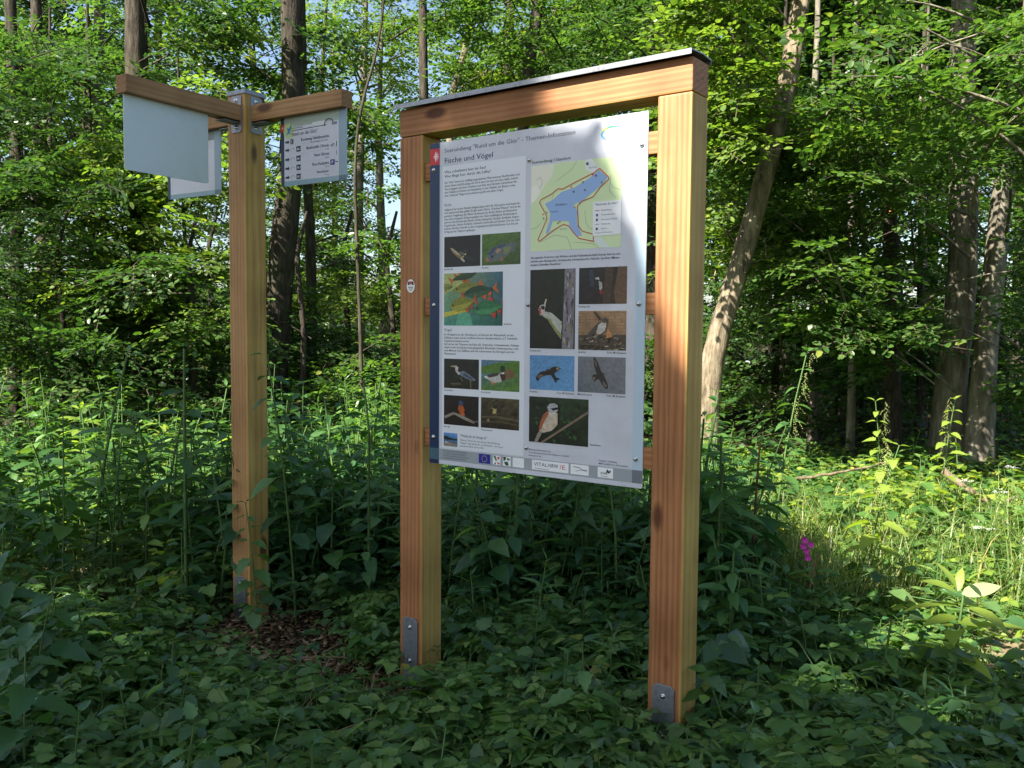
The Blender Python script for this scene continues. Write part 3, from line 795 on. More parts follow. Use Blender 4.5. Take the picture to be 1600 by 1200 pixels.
# crown points: behind-left of the clearing along the light
n = 6000
tx, ty, tz = cr.uniform(-5.0, 4.6, n), cr.uniform(.6, 8.2, n), cr.uniform(0, 2.4, n)
tt = cr.uniform(9.5, 14.5, n)
CP = np.stack([tx, ty, tz], 1) + tt[:, None] * SUN
stems = np.array([(-10.5, 1.8), (-8.2, -2.6), (-5.6, -5.2), (-3.2, -3.6), (-6.8, .4)])
own = np.argmin(((CP[:, None, :2] - stems[None]) ** 2).sum(-1), 1)
names = ['added unseen shade tree with a dense crown left of the clearing', 'added unseen shade tree with a broad crown behind the viewer on the left', 'tall added unseen shade tree behind the viewer', 'added unseen shade tree nearest behind the viewer', 'added unseen shade tree between the others left of the viewer']
for i, (sx, sy) in enumerate(stems):
    P = CP[own == i]
    root = empty('added_shade_tree', (sx, sy, float(ground_z(sx, sy))))
    tag(root, names[i], 'tree')
    o3 = np.array([sx, sy, 0])
    top = P[:, 2].max()
    pp, rd = smooth_path([(0, 0, -.1), (.1, 0, 3), (-.1, .1, 6), (0, 0, top)], [.26, .2, .16, .05])
    link('trunk', np_mesh('trunk', *tube(pp, rd, 10, .05, cr), [BARK_DARK], smooth=True), root)
    limbs = []
    for k in cr.choice(len(P), 22, replace=False):
        b = P[k] - o3; a = np.array([0, 0, max(3.0, b[2] - .5 * np.hypot(b[0], b[1]))])
        if lit_through(np.array([b * w_ + a * (1 - w_) for w_ in np.linspace(.1, 1, 12)]) + o3, cr).any(): continue
        bp = branch_sprays(cr, a, b, 2, 1)[0]
        limbs.append(tube(bp, np.linspace(.05, .01, len(bp)), 5))
    if limbs: o = link('limbs', np_mesh('limbs', *join(limbs), [BARK_DARK], smooth=True), root); o['kind'] = 'stuff'
    # leaves one by one: a twig of leaves per crown point
    k = cr.integers(0, 6, len(P))
    Vs, Fs, off = [], [], 0
    az = cr.uniform(0, 6.28, len(P)); D = np.stack([np.cos(az), np.sin(az), cr.normal(-.1, .25, len(P))], 1)
    for s_ in range(6):
        m = k == s_
        if not m.any(): continue
        v, f, _, _ = SPRAY_FAR[s_]
        V, Fq = place(v, f, frames(D[m], None, cr.normal(0, .6, m.sum())), P[m], cr.uniform(.9, 1.4, m.sum()))
        V = V.reshape(-1, 4, 3)
        V = V[~lit_through(V.mean(1), cr)]
        Vs.append(V.reshape(-1, 3))
    V = np.concatenate(Vs) - o3
    o = link('crown', np_mesh('crown', V, np.arange(len(V)).reshape(-1, 4), [LEAF_DARK]), root); o['kind'] = 'stuff'

# -- trees closing the clearing behind the viewer
bl = ['bushy tree closing the clearing far to the left', 'tree behind the viewer at the left', 'bushy tree behind the viewer', 'tree straight behind the viewer', 'bushy tree behind the viewer at the right', 'tree behind the viewer at the far right', 'low young tree left of the clearing']
for (x, y, k, s), l in zip(((-12.5, -3, 2, .95), (-9, -8.5, 0, .8), (-5, -9.5, 2, .9), (0, -9, 0, .9), (4, -8, 2, 1), (8.5, -6.5, 0, 1), (-9.5, 5.5, 4, 1.0)), bl):
    copy_thing(FAR[k], (x, y, 0), tr.uniform(0, 6.28), s, l)
# ================================================================ timber board and signpost
def bevel_box(name, sx, sy, sz, m, bev=.006, seg=2, axis='z', parent=None, M=None, nm=None):
    """timber: length along local Z, origin at the middle of the bottom end"""
    bm = bmesh.new()
    bmesh.ops.create_cube(bm, size=1.0)
    bmesh.ops.scale(bm, vec=(sx, sy, sz), verts=bm.verts)
    bmesh.ops.translate(bm, vec=(0, 0, sz / 2), verts=bm.verts)
    if bev:
        bmesh.ops.bevel(bm, geom=list(bm.edges), offset=bev, segments=seg, affect='EDGES', profile=.6)
    me = bpy.data.meshes.new(name)
    bm.to_mesh(me); bm.free()
    return link(name, me, parent, m, M)

def basis(o, x, y, z):
    m = Matrix((Vector(x), Vector(y), Vector(z))).transposed().to_4x4()
    m.translation = Vector(o)
    return m

X3, Y3, Z3 = Vector((1, 0, 0)), Vector((0, 1, 0)), Vector((0, 0, 1))
def timber(name, p0, p1, w, t, m, parent, bev=.005, side=None):
    """beam from p0 to p1 in the parent's space; w across `side`, t across the third axis"""
    p0, p1 = Vector(p0), Vector(p1)
    z = (p1 - p0); L = z.length; z.normalize()
    x = Vector(side) if side else (X3 if abs(z.x) < .9 else Y3)
    x = (x - z * x.dot(z)).normalized()
    y = z.cross(x)
    return bevel_box(name, w, t, L, m, bev, 2, parent=parent, M=basis(p0, x, y, z))

def plate(name, pts, th, m, parent, M=None, bev=.0012):
    """flat outline in local XY, thickness th towards +Z"""
    bm = bmesh.new()
    vs_ = [bm.verts.new((x, y, 0)) for x, y in pts]
    f = bm.faces.new(vs_)
    if f.normal.z < 0: f.normal_flip()
    ex = bmesh.ops.extrude_face_region(bm, geom=[f])
    bmesh.ops.translate(bm, vec=(0, 0, th), verts=[v for v in ex['geom'] if isinstance(v, bmesh.types.BMVert)])
    bmesh.ops.recalc_face_normals(bm, faces=bm.faces)
    if bev: bmesh.ops.bevel(bm, geom=list(bm.edges), offset=bev, segments=1, affect='EDGES')
    me = bpy.data.meshes.new(name); bm.to_mesh(me); bm.free()
    return link(name, me, parent, m, M)

def round_rect(x0, y0, x1, y1, r, n=5, skip=()):
    out = []
    for i, (cx, cy_, a0) in enumerate(((x1 - r, y1 - r, 0), (x0 + r, y1 - r, 90), (x0 + r, y0 + r, 180), (x1 - r, y0 + r, 270))):
        if i in skip:
            out.append(((x1, y1), (x0, y1), (x0, y0), (x1, y0))[i]); continue
        for k in range(n + 1):
            a = R(a0 + 90 * k / n)
            out.append((cx + r * math.cos(a), cy_ + r * math.sin(a)))
    return out

def dome(name, r, h, m, parent, M, washer=0.0):
    """screw head: a low dome on local +Z, with a washer under it"""
    prof = [(r * math.cos(a), h * math.sin(a)) for a in np.linspace(0, math.pi / 2, 6)]
    if washer: prof = [(washer, -.001), (washer, .0015), (r, .0015)] + [(x, y + .0015) for x, y in prof]
    else: prof = [(r, -.002)] + prof
    n = 14
    V = [(p * math.cos(2 * math.pi * k / n), p * math.sin(2 * math.pi * k / n), z) for p, z in prof[:-1] for k in range(n)] + [(0, 0, prof[-1][1])]
    Fq = [(i * n + k, i * n + (k + 1) % n, (i + 1) * n + (k + 1) % n, (i + 1) * n + k) for i in range(len(prof) - 2) for k in range(n)]
    l = len(prof) - 2
    Fq += [(l * n + k, l * n + (k + 1) % n, len(V) - 1) for k in range(n)]
    me = bpy.data.meshes.new(name); me.from_pydata(V, [], Fq)
    me.polygons.foreach_set('use_smooth', [True] * len(me.polygons))
    return link(name, me, parent, m, M)

def T(x, y, z): return Matrix.Translation((x, y, z))

# ---- print: coloured faces on the panel, one colour per face corner
class Ink:
    def __init__(self): self.v, self.f, self.c = [], [], []
    def poly(self, pts, col, z=0.0):
        i = len(self.v)
        self.v += [(x, y, z) for x, y in pts]
        self.f.append(tuple(range(i, i + len(pts)))); self.c.append([col] * len(pts))
    def rect(self, x0, y0, x1, y1, col, z=0.0): self.poly([(x0, y0), (x1, y0), (x1, y1), (x0, y1)], col, z)
    def line(self, pts, w, col, z=0.0, closed=False):
        n = len(pts)
        for k in range(n if closed else n - 1):
            (ax, ay), (bx, by) = pts[k], pts[(k + 1) % n]
            l = math.hypot(bx - ax, by - ay) or 1
            ox, oy = -(by - ay) / l * w / 2, (bx - ax) / l * w / 2
            ex, ey = (bx - ax) / l * w * .4, (by - ay) / l * w * .4
            self.poly([(ax + ox - ex, ay + oy - ey), (ax - ox - ex, ay - oy - ey), (bx - ox + ex, by - oy + ey), (bx + ox + ex, by + oy + ey)], col, z + k * 2e-6)
    def grad(self, x0, y0, x1, y1, tl, tr, br, bl, n=9, jit=.0, r=None, z=0.0):
        g = {}
        for i in range(n + 1):
            for j in range(n + 1):
                a, b = i / n, j / n
                q = 1 + (r.normal(0, jit) if r is not None else 0)
                g[i, j] = tuple(max(0, q * ((bl[k] * (1 - a) + br[k] * a) * (1 - b) + (tl[k] * (1 - a) + tr[k] * a) * b)) for k in range(3)) + (1,)
        for i in range(n):
            for j in range(n):
                k = len(self.v)
                q = [(i, j), (i + 1, j), (i + 1, j + 1), (i, j + 1)]
                self.v += [(x0 + (x1 - x0) * a / n, y0 + (y1 - y0) * b / n, z) for a, b in q]
                self.f.append((k, k + 1, k + 2, k + 3)); self.c.append([g[a] for a in q])
    def build(self, name, m, parent, M=None):
        me = bpy.data.meshes.new(name)
        me.from_pydata(self.v, [], self.f)
        at = me.color_attributes.new('Col', 'FLOAT_COLOR', 'CORNER')
        fl = []
        for p, c in zip(me.polygons, self.c):
            # a flipped outline is turned round so that it faces the reader
            fl += [x for q in c for x in q]
        at.data.foreach_set('color', fl)
        return link(name, me, parent, m, M)

_fonts = {}
def text_block(name, lines, parent, m, z=.0009):
    """lines = [(text, x, baseline, cap height, target width or None, 'l'|'r', weight)] -> one flat lettering mesh"""
    Vs, Fs = [], []
    off = 0
    for tx, x, y, cap, wd, al, wt in lines:
        cu = bpy.data.curves.new('t', 'FONT')
        cu.body = tx; cu.size = 1.0; cu.resolution_u = 2 if cap > .012 else 1
        cu.fill_mode = 'FRONT'; cu.offset = wt
        o = bpy.data.objects.new('t', cu); COL.objects.link(o)
        dg = bpy.context.evaluated_depsgraph_get()
        me = o.evaluated_get(dg).to_mesh()
        n = len(me.vertices)
        if n:
            v = np.empty(n * 3); me.vertices.foreach_get('co', v); v = v.reshape(-1, 3)
            fs = [tuple(p.vertices) for p in me.polygons]
            s = cap / .70
            sx = s
            w0 = v[:, 0].max() * s
            if wd: sx = s * wd / w0
            px = v[:, 0] * sx
            if al == 'r': px = px - px.max()
            Vs.append(np.stack([px + x, v[:, 1] * s + y, np.full(n, z)], 1))
            Fs += [tuple(i + off for i in f) for f in fs]; off += n
        o.evaluated_get(dg).to_mesh_clear()
        bpy.data.objects.remove(o); bpy.data.curves.remove(cu)
    me = bpy.data.meshes.new(name)
    me.from_pydata(np.concatenate(Vs).tolist(), [], Fs)
    return link(name, me, parent, m)

INK_NAVY = plain('navy_ink', lin(30, 45, 80), .4)
INK_GREY = plain('grey_ink', lin(66, 72, 90), .4)
INK_DARK = plain('dark_ink', lin(30, 34, 50), .4)
INK_WHITE = plain('white_ink', lin(235, 238, 240), .4)
C_BLUE, C_RED = lin(5, 42, 80), lin(190, 30, 38)

# ---------------------------------------------------------------- information board
BA = .6291
BD = Vector((math.cos(BA), -math.sin(BA), 0)); BN = Vector((math.sin(BA), math.cos(BA), 0))
BW, BP, BZ = 1.2431, .12, 2.211
board = empty('information_board', mat=basis((-.4491, 3.5631, 0), BD, BN, Z3))
tag(board, 'tall timber information board with a printed white panel of fish and birds', 'information board')
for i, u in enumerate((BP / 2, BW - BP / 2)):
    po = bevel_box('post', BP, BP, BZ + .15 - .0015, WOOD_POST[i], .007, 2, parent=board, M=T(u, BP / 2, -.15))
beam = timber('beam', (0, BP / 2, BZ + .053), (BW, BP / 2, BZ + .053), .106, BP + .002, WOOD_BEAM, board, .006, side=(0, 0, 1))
# folded sheet roof: a shallow tray turned over the beam
prof = [(-.026, 2.316), (-.026, 2.333), (.06, 2.338), (.125, 2.333), (.125, 2.316), (.123, 2.316), (.123, 2.329), (.06, 2.334), (-.024, 2.329), (-.024, 2.316)]
Vr = [(u, n_, z) for u in (-.012, BW + .006) for n_, z in prof]
m_ = len(prof)
Fr = [(k, (k + 1) % m_, m_ + (k + 1) % m_, m_ + k) for k in range(m_)]
Fr += [(0, 9, 8, 1), (1, 8, 7, 2), (2, 7, 6, 3), (3, 6, 5, 4)]
Fr += [tuple(m_ + q for q in f[::-1]) for f in Fr[m_:m_ + 4]]
me = bpy.data.meshes.new('roof_sheet'); me.from_pydata(Vr, [], Fr)
bm = bmesh.new(); bm.from_mesh(me); bmesh.ops.recalc_face_normals(bm, faces=bm.faces); bm.to_mesh(me); bm.free()
link('roof_sheet', me, board, ROOF)
for z0, z1 in ((2.032, 2.104), (1.514, 1.584), (1.003, 1.074)):
    timber('batten', (BP + .001, .027, (z0 + z1) / 2), (BW - BP - .001, .027, (z0 + z1) / 2), z1 - z0, .03, WOOD[1], board, .003, side=(0, 0, 1))
# steel feet let into the posts
def foot(parent, x0, x1, z0, z1, M, bolts):
    c = .013
    f = plate('post_bracket', [(x0, z0), (x1, z0), (x1, z1 - c), (x1 - c, z1), (x0 + c, z1), (x0, z1 - c)], .006, STEEL, parent, M)
    for z in bolts: dome('bolt', .0055, .005, BOLT, f, T((x0 + x1) / 2, z, .006), .009)
MF = basis((0, -.001, 0), X3, Z3, -Y3)
foot(board, .022, .100, -.12, .300, MF, (.262, .125))
foot(board, BW - .100, BW - .020, -.12, .300, MF, (.262, .125))
# sticker on the left post
s_me = Ink()
def ell(cx, cy_, rx, ry, n=20): return [(cx + rx * math.cos(2 * math.pi * k / n), cy_ + ry * math.sin(2 * math.pi * k / n)) for k in range(n)]
s_me.poly(ell(0, 0, .0235, .029), lin(60, 60, 66), .0004)
s_me.poly(ell(0, 0, .0215, .027), lin(228, 226, 222), .0006)
s_me.poly([(-.015, .017), (-.001, .017), (-.007, .004), (-.017, .004)], lin(60, 55, 62), .0008)
s_me.poly([(-.0085, .0185), (.0085, .0185), (0, .003)], lin(190, 50, 55), .0010)
s_me.poly([(.001, .017), (.015, .017), (.017, .004), (.007, .004)], lin(60, 55, 62), .0008)
s_me.rect(-.013, -.0065, .013, -.0035, lin(70, 70, 80), .0008)
s_me.rect(-.011, -.013, .011, -.010, lin(120, 80, 85), .0008)
s_me.rect(-.007, -.019, .007, -.017, lin(110, 110, 115), .0008)
s_me.build('sticker', PRINT, board, basis((.059, -.0004, 1.629), X3, Z3, -Y3))

# printed panel; local X along the panel, Y up, Z towards the reader
PW, PH = .9359, 1.2344
panel = plate('panel', round_rect(0, 0, PW, PH, .004, 2), .004, WHITE, board, basis((.1511, .012, .9365), X3, Z3, -Y3), .0008)
ZP = .004
ink = Ink()
ink.rect(0.0005, .0605, .0495, PH - .0005, C_BLUE, ZP + .0003)
ink.rect(0.0005, .0005, .0495, .0165, lin(12, 40, 75), ZP + .0003)
ink.rect(0.0005, .0165, .0495, .0605, lin(62, 92, 108), ZP + .0003)
ink.rect(.0495, .0165, .897, .0605, lin(150, 158, 166), ZP + .0003)
ink.rect(.897, .0165, PW - .0005, .0605, lin(108, 114, 124), ZP + .0003)
ink.rect(.897, .0605, PW - .0005, PH - .0005, lin(176, 196, 212), ZP + .0003)
ink.rect(.0495, .0605, .0535, PH - .0005, lin(180, 190, 205), ZP + .0003)
ink.rect(.065, .066, .452, 1.142, lin(214, 219, 227), ZP + .0003)
ink.build('colour_strip', PRINT, panel)
ink = Ink()
ink.rect(0.0005, 1.152, .0495, 1.213, C_RED, ZP + .0006)
for a in np.linspace(-66, 66, 7):                          # white shell fan
    ca, sa = math.cos(R(a)), math.sin(R(a))
    ink.line([(.022 + .007 * ca, 1.183 + .006 * sa), (.022 + .021 * ca, 1.183 + .020 * sa)], .0028, lin(240, 225, 225), ZP + .0009)
ink.poly(ell(.0215, 1.183, .003, .003, 10), lin(240, 225, 225), ZP + .0009)
ink.build('emblem', PRINT, panel)
ink = Ink()                                                # green and blue swoosh
def arc_band(cx, cy_, rx, ry, a0, a1, w0, w1, col, z, n=14):
    A = np.linspace(R(a0), R(a1), n)
    W = w0 + (w1 - w0) * np.sin(np.linspace(.05, math.pi - .05, n))
    for k in range(n - 1):
        ink.poly([(cx + (rx + s * W[q]) * math.cos(A[q]), cy_ + (ry + s * W[q]) * math.sin(A[q])) for q, s in ((k, 1), (k + 1, 1), (k + 1, -1), (k, -1))], col, z)
arc_band(.803, 1.181, .040, .019, 50, 150, .0005, .0032, lin(60, 190, 110), ZP + .0006)
arc_band(.801, 1.180, .040, .020, 110, 185, .0005, .0028, lin(190, 215, 60), ZP + .0009)
arc_band(.795, 1.178, .033, .016, 130, 240, .0005, .0028, lin(40, 165, 205), ZP + .0012)
arc_band(.792, 1.172, .031, .012, 200, 285, .0004, .0022, lin(170, 180, 190), ZP + .0015)
ink.build('logo', PRINT, panel)

# --- photographs: unit pictures drawn with x to the right and y downwards, 0..100
PIC = {'trout': (.073, .760, .249, .875), 'carp': (.256, .760, .432, .875), 'rudd': (.073, .538, .354, .736), 'heron': (.074, .298, .245, .411),
       'duck': (.256, .298, .432, .411), 'king': (.074, .157, .245, .271), 'dipper': (.256, .157, .432, .271), 'lake': (.074, .073, .142, .125),
       'gwood': (.476, .458, .666, .737), 'bwood': (.680, .613, .867, .737), 'hawk': (.680, .457, .867, .590), 'kite': (.477, .311, .666, .434),
       'buzz': (.680, .311, .867, .434), 'shrike': (.476, .122, .725, .286)}
pr = np.random.default_rng(8)
def picture(key, corners, shapes, jit=.25, n=12):
    mute = lambda c: tuple(.9 * (.95 * x + .05 * (sum(c) / 3)) for x in c)
    corners = [mute(c) for c in corners]; shapes = [(p, mute(c)) for p, c in shapes]
    x0, y0, x1, y1 = PIC[key]
    k = Ink()
    k.grad(x0, y0, x1, y1, *[lin(*c) for c in corners], n=n, jit=jit, r=pr, z=ZP + .0004)
    for i, (pts, col) in enumerate(shapes):
        q = [(x0 + (x1 - x0) * min(100, max(0, x)) / 100, y1 - (y1 - y0) * min(100, max(0, y)) / 100) for x, y in pts]
        k.poly(q, lin(*col), ZP + .0006 + i * .00006)
        # small strokes of feather, scale or bark inside the shape
        qa = np.array(q); lo, hi = qa.min(0), qa.max(0); base = lin(*col)
        for _ in range(int(min(40, 6 + 9000 * (hi - lo).prod()))):
            c = lo + (hi - lo) * pr.random(2)
            if not in_poly(np.array([c[0]]), np.array([c[1]]), q)[0]: continue
            l, w, a = pr.uniform(.002, .006), pr.uniform(.0006, .0018), pr.normal(.7, .5)
            u = np.array([math.cos(a) * l, math.sin(a) * l]); v_ = np.array([-math.sin(a) * w, math.cos(a) * w]); g_ = pr.uniform(.45, 1.5)
            k.poly([tuple(c - u), tuple(c - v_), tuple(c + u), tuple(c + v_)], tuple(min(1, x * g_) for x in base[:3]) + (1,), ZP + .0006 + i * .00006 + .00003)
    return k.build('photograph', PHOTO, panel)
def fish(x, y, L, H, a, body, belly, fin, tail=True):
    ca, sa = math.cos(R(a)), math.sin(R(a))
    def t(p): return [(x + u * ca * L - v * sa * H, y + u * sa * L + v * ca * H) for u, v in p]
    o = []
    if tail: o.append((t([(.38, 0), (.58, -.45), (.53, 0), (.58, .4)]), fin))
    o += [(t([(.0, .38), (.14, .75), (.2, .35)]), fin), (t([(.22, .28), (.32, .58), (.36, .2)]), fin), (t([(-.02, -.42), (.1, -.78), (.18, -.38)]), fin)]
    o.append((t([(-.5, .05), (-.42, -.18), (-.2, -.42), (.05, -.45), (.25, -.22), (.42, -.08), (.42, .1), (.25, .25), (0, .45), (-.25, .42), (-.42, .25)]), body))
    o.append((t([(-.46, .12), (-.2, .05), (.2, .05), (.4, .02), (.25, .22), (0, .42), (-.25, .4), (-.42, .25)]), belly))
    o.append((t([(-.4, -.05), (-.36, -.14), (-.32, -.05), (-.36, .05)]), (15, 20, 15)))
    return o
picture('trout', [(14, 17, 24), (13, 16, 22), (18, 34, 34), (12, 13, 17)],
        [([(16, 36), (24, 38), (36, 50), (46, 60), (53, 71), (56, 79), (46, 76), (36, 67), (24, 54)], (128, 108, 72)),
         ([(18, 37), (26, 41), (38, 53), (46, 63), (40, 62), (26, 50)], (196, 176, 140)),
         ([(40, 50), (52, 52), (58, 60), (50, 62)], (92, 104, 92)), ([(47, 73), (60, 56), (62, 60), (52, 72)], (186, 180, 130)),
         ([(47, 72), (58, 80), (56, 85), (48, 78)], (206, 200, 190)), ([(55, 62), (85, 75), (80, 84), (56, 72)], (30, 50, 46)), ([(52, 45), (66, 48), (60, 55)], (50, 62, 56))], .15)
picture('carp', [(86, 128, 42), (78, 112, 48), (52, 84, 32), (70, 98, 36)],
        [([(8, 82), (14, 62), (28, 46), (46, 36), (64, 33), (84, 28), (92, 34), (86, 46), (88, 58), (74, 62), (62, 78), (44, 88), (22, 90)], (96, 108, 108)),
         ([(14, 64), (28, 46), (46, 36), (64, 33), (60, 42), (40, 52), (22, 68)], (62, 78, 108)), ([(34, 56), (42, 46), (50, 52), (44, 64)], (172, 140, 112)),
         ([(56, 46), (76, 44), (72, 60), (58, 70)], (128, 134, 88)), ([(8, 82), (14, 74), (20, 84), (14, 90)], (178, 110, 76)), ([(24, 70), (30, 68), (30, 76), (25, 77)], (24, 28, 28)),
         ([(50, 76), (60, 74), (56, 88), (48, 88)], (150, 112, 70))], .12)
sh = [([(0, 0), (55, 0), (35, 18), (18, 30), (0, 40)], (176, 190, 110)), ([(30, 55), (42, 60), (50, 100), (20, 100)], (90, 175, 140)), ([(0, 75), (20, 70), (45, 70), (38, 74), (0, 84)], (206, 196, 70))]
sh += fish(36, 5, 50, 20, 158, (38, 66, 42), (54, 84, 44), (196, 92, 50))
sh += fish(5, 26, 22, 12, 175, (112, 134, 56), (140, 152, 64), (170, 120, 60), False)
sh += fish(40, 27, 48, 20, -14, (128, 132, 48), (150, 150, 62), (190, 110, 52))
sh += fish(62, 35, 54, 24, -10, (26, 72, 52), (44, 92, 62), (206, 104, 48))
sh += fish(33, 58, 46, 28, -14, (132, 138, 42), (166, 164, 58), (192, 84, 42))
sh += fish(78, 66, 54, 30, -8, (40, 118, 74), (66, 146, 92), (196, 66, 50))
picture('rudd', [(150, 178, 110), (48, 100, 124), (24, 88, 76), (60, 150, 132)], sh, .06)
picture('heron', [(26, 38, 34), (24, 36, 30), (32, 34, 24), (28, 30, 22)],
        [([(46, 44), (58, 40), (72, 50), (92, 68), (86, 72), (66, 66), (48, 56)], (108, 122, 142)), ([(32, 24), (38, 22), (42, 28), (40, 40), (48, 48), (44, 54), (36, 46), (33, 36)], (196, 196, 190)),
         ([(16, 25), (34, 22), (38, 26), (32, 28)], (190, 176, 130)), ([(34, 21), (42, 24), (50, 30), (42, 28)], (40, 44, 52)), ([(48, 60), (56, 74), (54, 76), (46, 62)], (120, 110, 84)),
         ([(74, 68), (78, 68), (80, 98), (77, 98)], (104, 98, 74)), ([(18, 82), (48, 80), (52, 86), (22, 88)], (92, 90, 54)), ([(58, 46), (84, 64), (80, 67), (56, 55)], (74, 86, 108))], .3)
picture('duck', [(84, 122, 168), (96, 136, 60), (86, 132, 48), (78, 122, 46)],
        [([(0, 22), (40, 10), (100, 4), (100, 40), (0, 44)], (84, 128, 46)), ([(60, 32), (74, 26), (86, 36), (88, 50), (80, 58), (64, 60)], (126, 96, 66)), ([(12, 54), (24, 48), (44, 42), (58, 44), (60, 62), (50, 72), (30, 74), (18, 64)], (196, 194, 190)),
         ([(12, 52), (30, 44), (50, 40), (44, 50), (24, 58)], (66, 62, 64)), ([(50, 44), (64, 44), (64, 62), (56, 68), (52, 58)], (74, 40, 34)), ([(50, 22), (56, 16), (62, 20), (63, 32), (60, 40), (52, 40), (51, 30)], (20, 62, 48)),
         ([(52, 40), (61, 40), (61, 43), (52, 43)], (232, 232, 230)), ([(8, 54), (16, 52), (18, 62), (12, 60)], (236, 236, 232)), ([(26, 74), (38, 74), (34, 80), (27, 79)], (206, 120, 50))], .18)
picture('king', [(26, 18, 22), (22, 18, 22), (18, 14, 16), (20, 16, 18)],
        [([(0, 72), (28, 56), (56, 66), (90, 84), (86, 90), (52, 76), (30, 64), (4, 80)], (150, 138, 124)), ([(44, 28), (54, 30), (60, 46), (58, 62), (48, 62), (41, 44)], (190, 88, 30)), ([(44, 18), (52, 16), (57, 24), (54, 34), (43, 32)], (52, 74, 110)),
         ([(50, 60), (60, 58), (60, 64), (50, 66)], (214, 110, 40)), ([(80, 82), (100, 80), (100, 83), (82, 86)], (120, 112, 104))], .25)
picture('dipper', [(66, 62, 38), (86, 78, 52), (44, 36, 22), (36, 32, 22)],
        [([(28, 34), (36, 30), (42, 36), (40, 50), (32, 52), (27, 44)], (190, 176, 110)), ([(34, 24), (42, 22), (44, 30), (40, 36), (32, 34)], (36, 34, 24)), ([(27, 36), (32, 34), (31, 52), (27, 46)], (44, 38, 26)),
         ([(34, 52), (40, 52), (40, 64), (34, 62)], (70, 60, 36)), ([(0, 62), (50, 58), (100, 66), (100, 72), (40, 64), (0, 68)], (96, 86, 62)), ([(0, 78), (60, 74), (100, 82), (100, 86), (50, 79), (0, 84)], (84, 72, 46)), ([(16, 72), (22, 70), (24, 78), (18, 78)], (150, 138, 96))], .35)
picture('lake', [(84, 150, 224), (96, 160, 228), (58, 78, 100), (66, 88, 108)],
        [([(0, 22), (30, 28), (70, 42), (100, 38), (100, 52), (0, 52)], (24, 34, 34)), ([(0, 78), (28, 66), (60, 70), (100, 84), (100, 100), (0, 100)], (150, 138, 128)), ([(10, 74), (18, 64), (26, 74)], (196, 188, 184))], .1, 8)
bk = [([(77, 0), (100, 0), (98, 50), (97, 100), (72, 100), (74, 60), (76, 30)], (132, 126, 136))]
for k in range(34):
    x, y = pr.uniform(76, 96), pr.uniform(0, 95); c = [(92, 86, 96), (176, 170, 178), (128, 124, 70), (70, 66, 72)][k % 4]
    bk.append(([(x, y), (x + pr.uniform(1, 4), y + 1), (x + pr.uniform(0, 3), y + pr.uniform(4, 12)), (x - 1, y + pr.uniform(3, 9))], c))
bk += [([(28, 55), (36, 53), (50, 55), (60, 60), (72, 66), (72, 74), (70, 84), (66, 80), (56, 72), (44, 64), (30, 59)], (186, 190, 178)), ([(36, 58), (48, 64), (60, 74), (72, 82), (71, 88), (60, 80), (46, 68)], (142, 148, 86)),
       ([(20, 50), (24, 45), (31, 44), (35, 50), (33, 57), (24, 58)], (196, 180, 170)), ([(32, 44), (37, 37), (38, 38), (35, 49)], (206, 196, 176)), ([(26, 46), (33, 46), (34, 51), (27, 50)], (36, 26, 30)), ([(21, 49), (25, 48), (26, 56), (22, 55)], (186, 44, 60))]
picture('gwood', [(16, 26, 18), (22, 38, 22), (16, 30, 18), (10, 16, 12)], bk, .3)
picture('bwood', [(30, 32, 40), (44, 34, 30), (60, 46, 36), (18, 16, 20)],
        [([(55, 0), (72, 0), (70, 50), (66, 100), (50, 100), (54, 50)], (72, 54, 42)), ([(82, 0), (100, 0), (100, 100), (78, 100), (74, 70)], (104, 78, 56)), ([(22, 6), (30, 4), (32, 48), (26, 52), (22, 30)], (54, 60, 78)),
         ([(38, 32), (44, 34), (46, 60), (42, 68), (37, 50)], (30, 28, 30)), ([(42, 36), (49, 42), (50, 56), (45, 64), (43, 50)], (178, 180, 172)), ([(34, 28), (42, 27), (44, 33), (37, 34)], (196, 196, 190)), ([(36, 33), (43, 34), (42, 38), (37, 38)], (24, 22, 26)), ([(44, 64), (50, 62), (52, 72), (46, 74)], (150, 36, 40))], .3)
hk = [([(0, 62), (100, 60), (100, 100), (0, 100)], (84, 72, 58))]
for k in range(70):
    x, y, a = pr.uniform(2, 92), pr.uniform(62, 97), pr.uniform(-.6, .6); l = pr.uniform(4, 10); c = [(170, 160, 146), (34, 28, 22), (120, 106, 88), (58, 48, 38)][k % 4]
    hk.append(([(x, y), (x + l, y + l * a), (x + l, y + l * a + 2), (x, y + 2)], c))
for k in range(7): hk.append(([(0, 6 + k * 8), (100, 4 + k * 8), (100, 5 + k * 8), (0, 7 + k * 8)], (150, 112, 78)))
hk += [([(60, 70), (64, 44), (72, 60), (74, 66)], (206, 140, 90)), ([(20, 64), (32, 44), (44, 30), (52, 28), (52, 44), (40, 56), (26, 66)], (78, 70, 64)), ([(44, 36), (54, 26), (61, 32), (58, 50), (48, 60), (40, 58)], (200, 194, 184)),
       ([(52, 20), (58, 16), (63, 20), (63, 28), (56, 32), (51, 27)], (88, 78, 72)), ([(33, 2), (37, 1), (50, 22), (46, 24)], (60, 50, 42))]
picture('hawk', [(166, 132, 96), (186, 148, 108), (150, 118, 88), (144, 116, 88)], hk, .12)
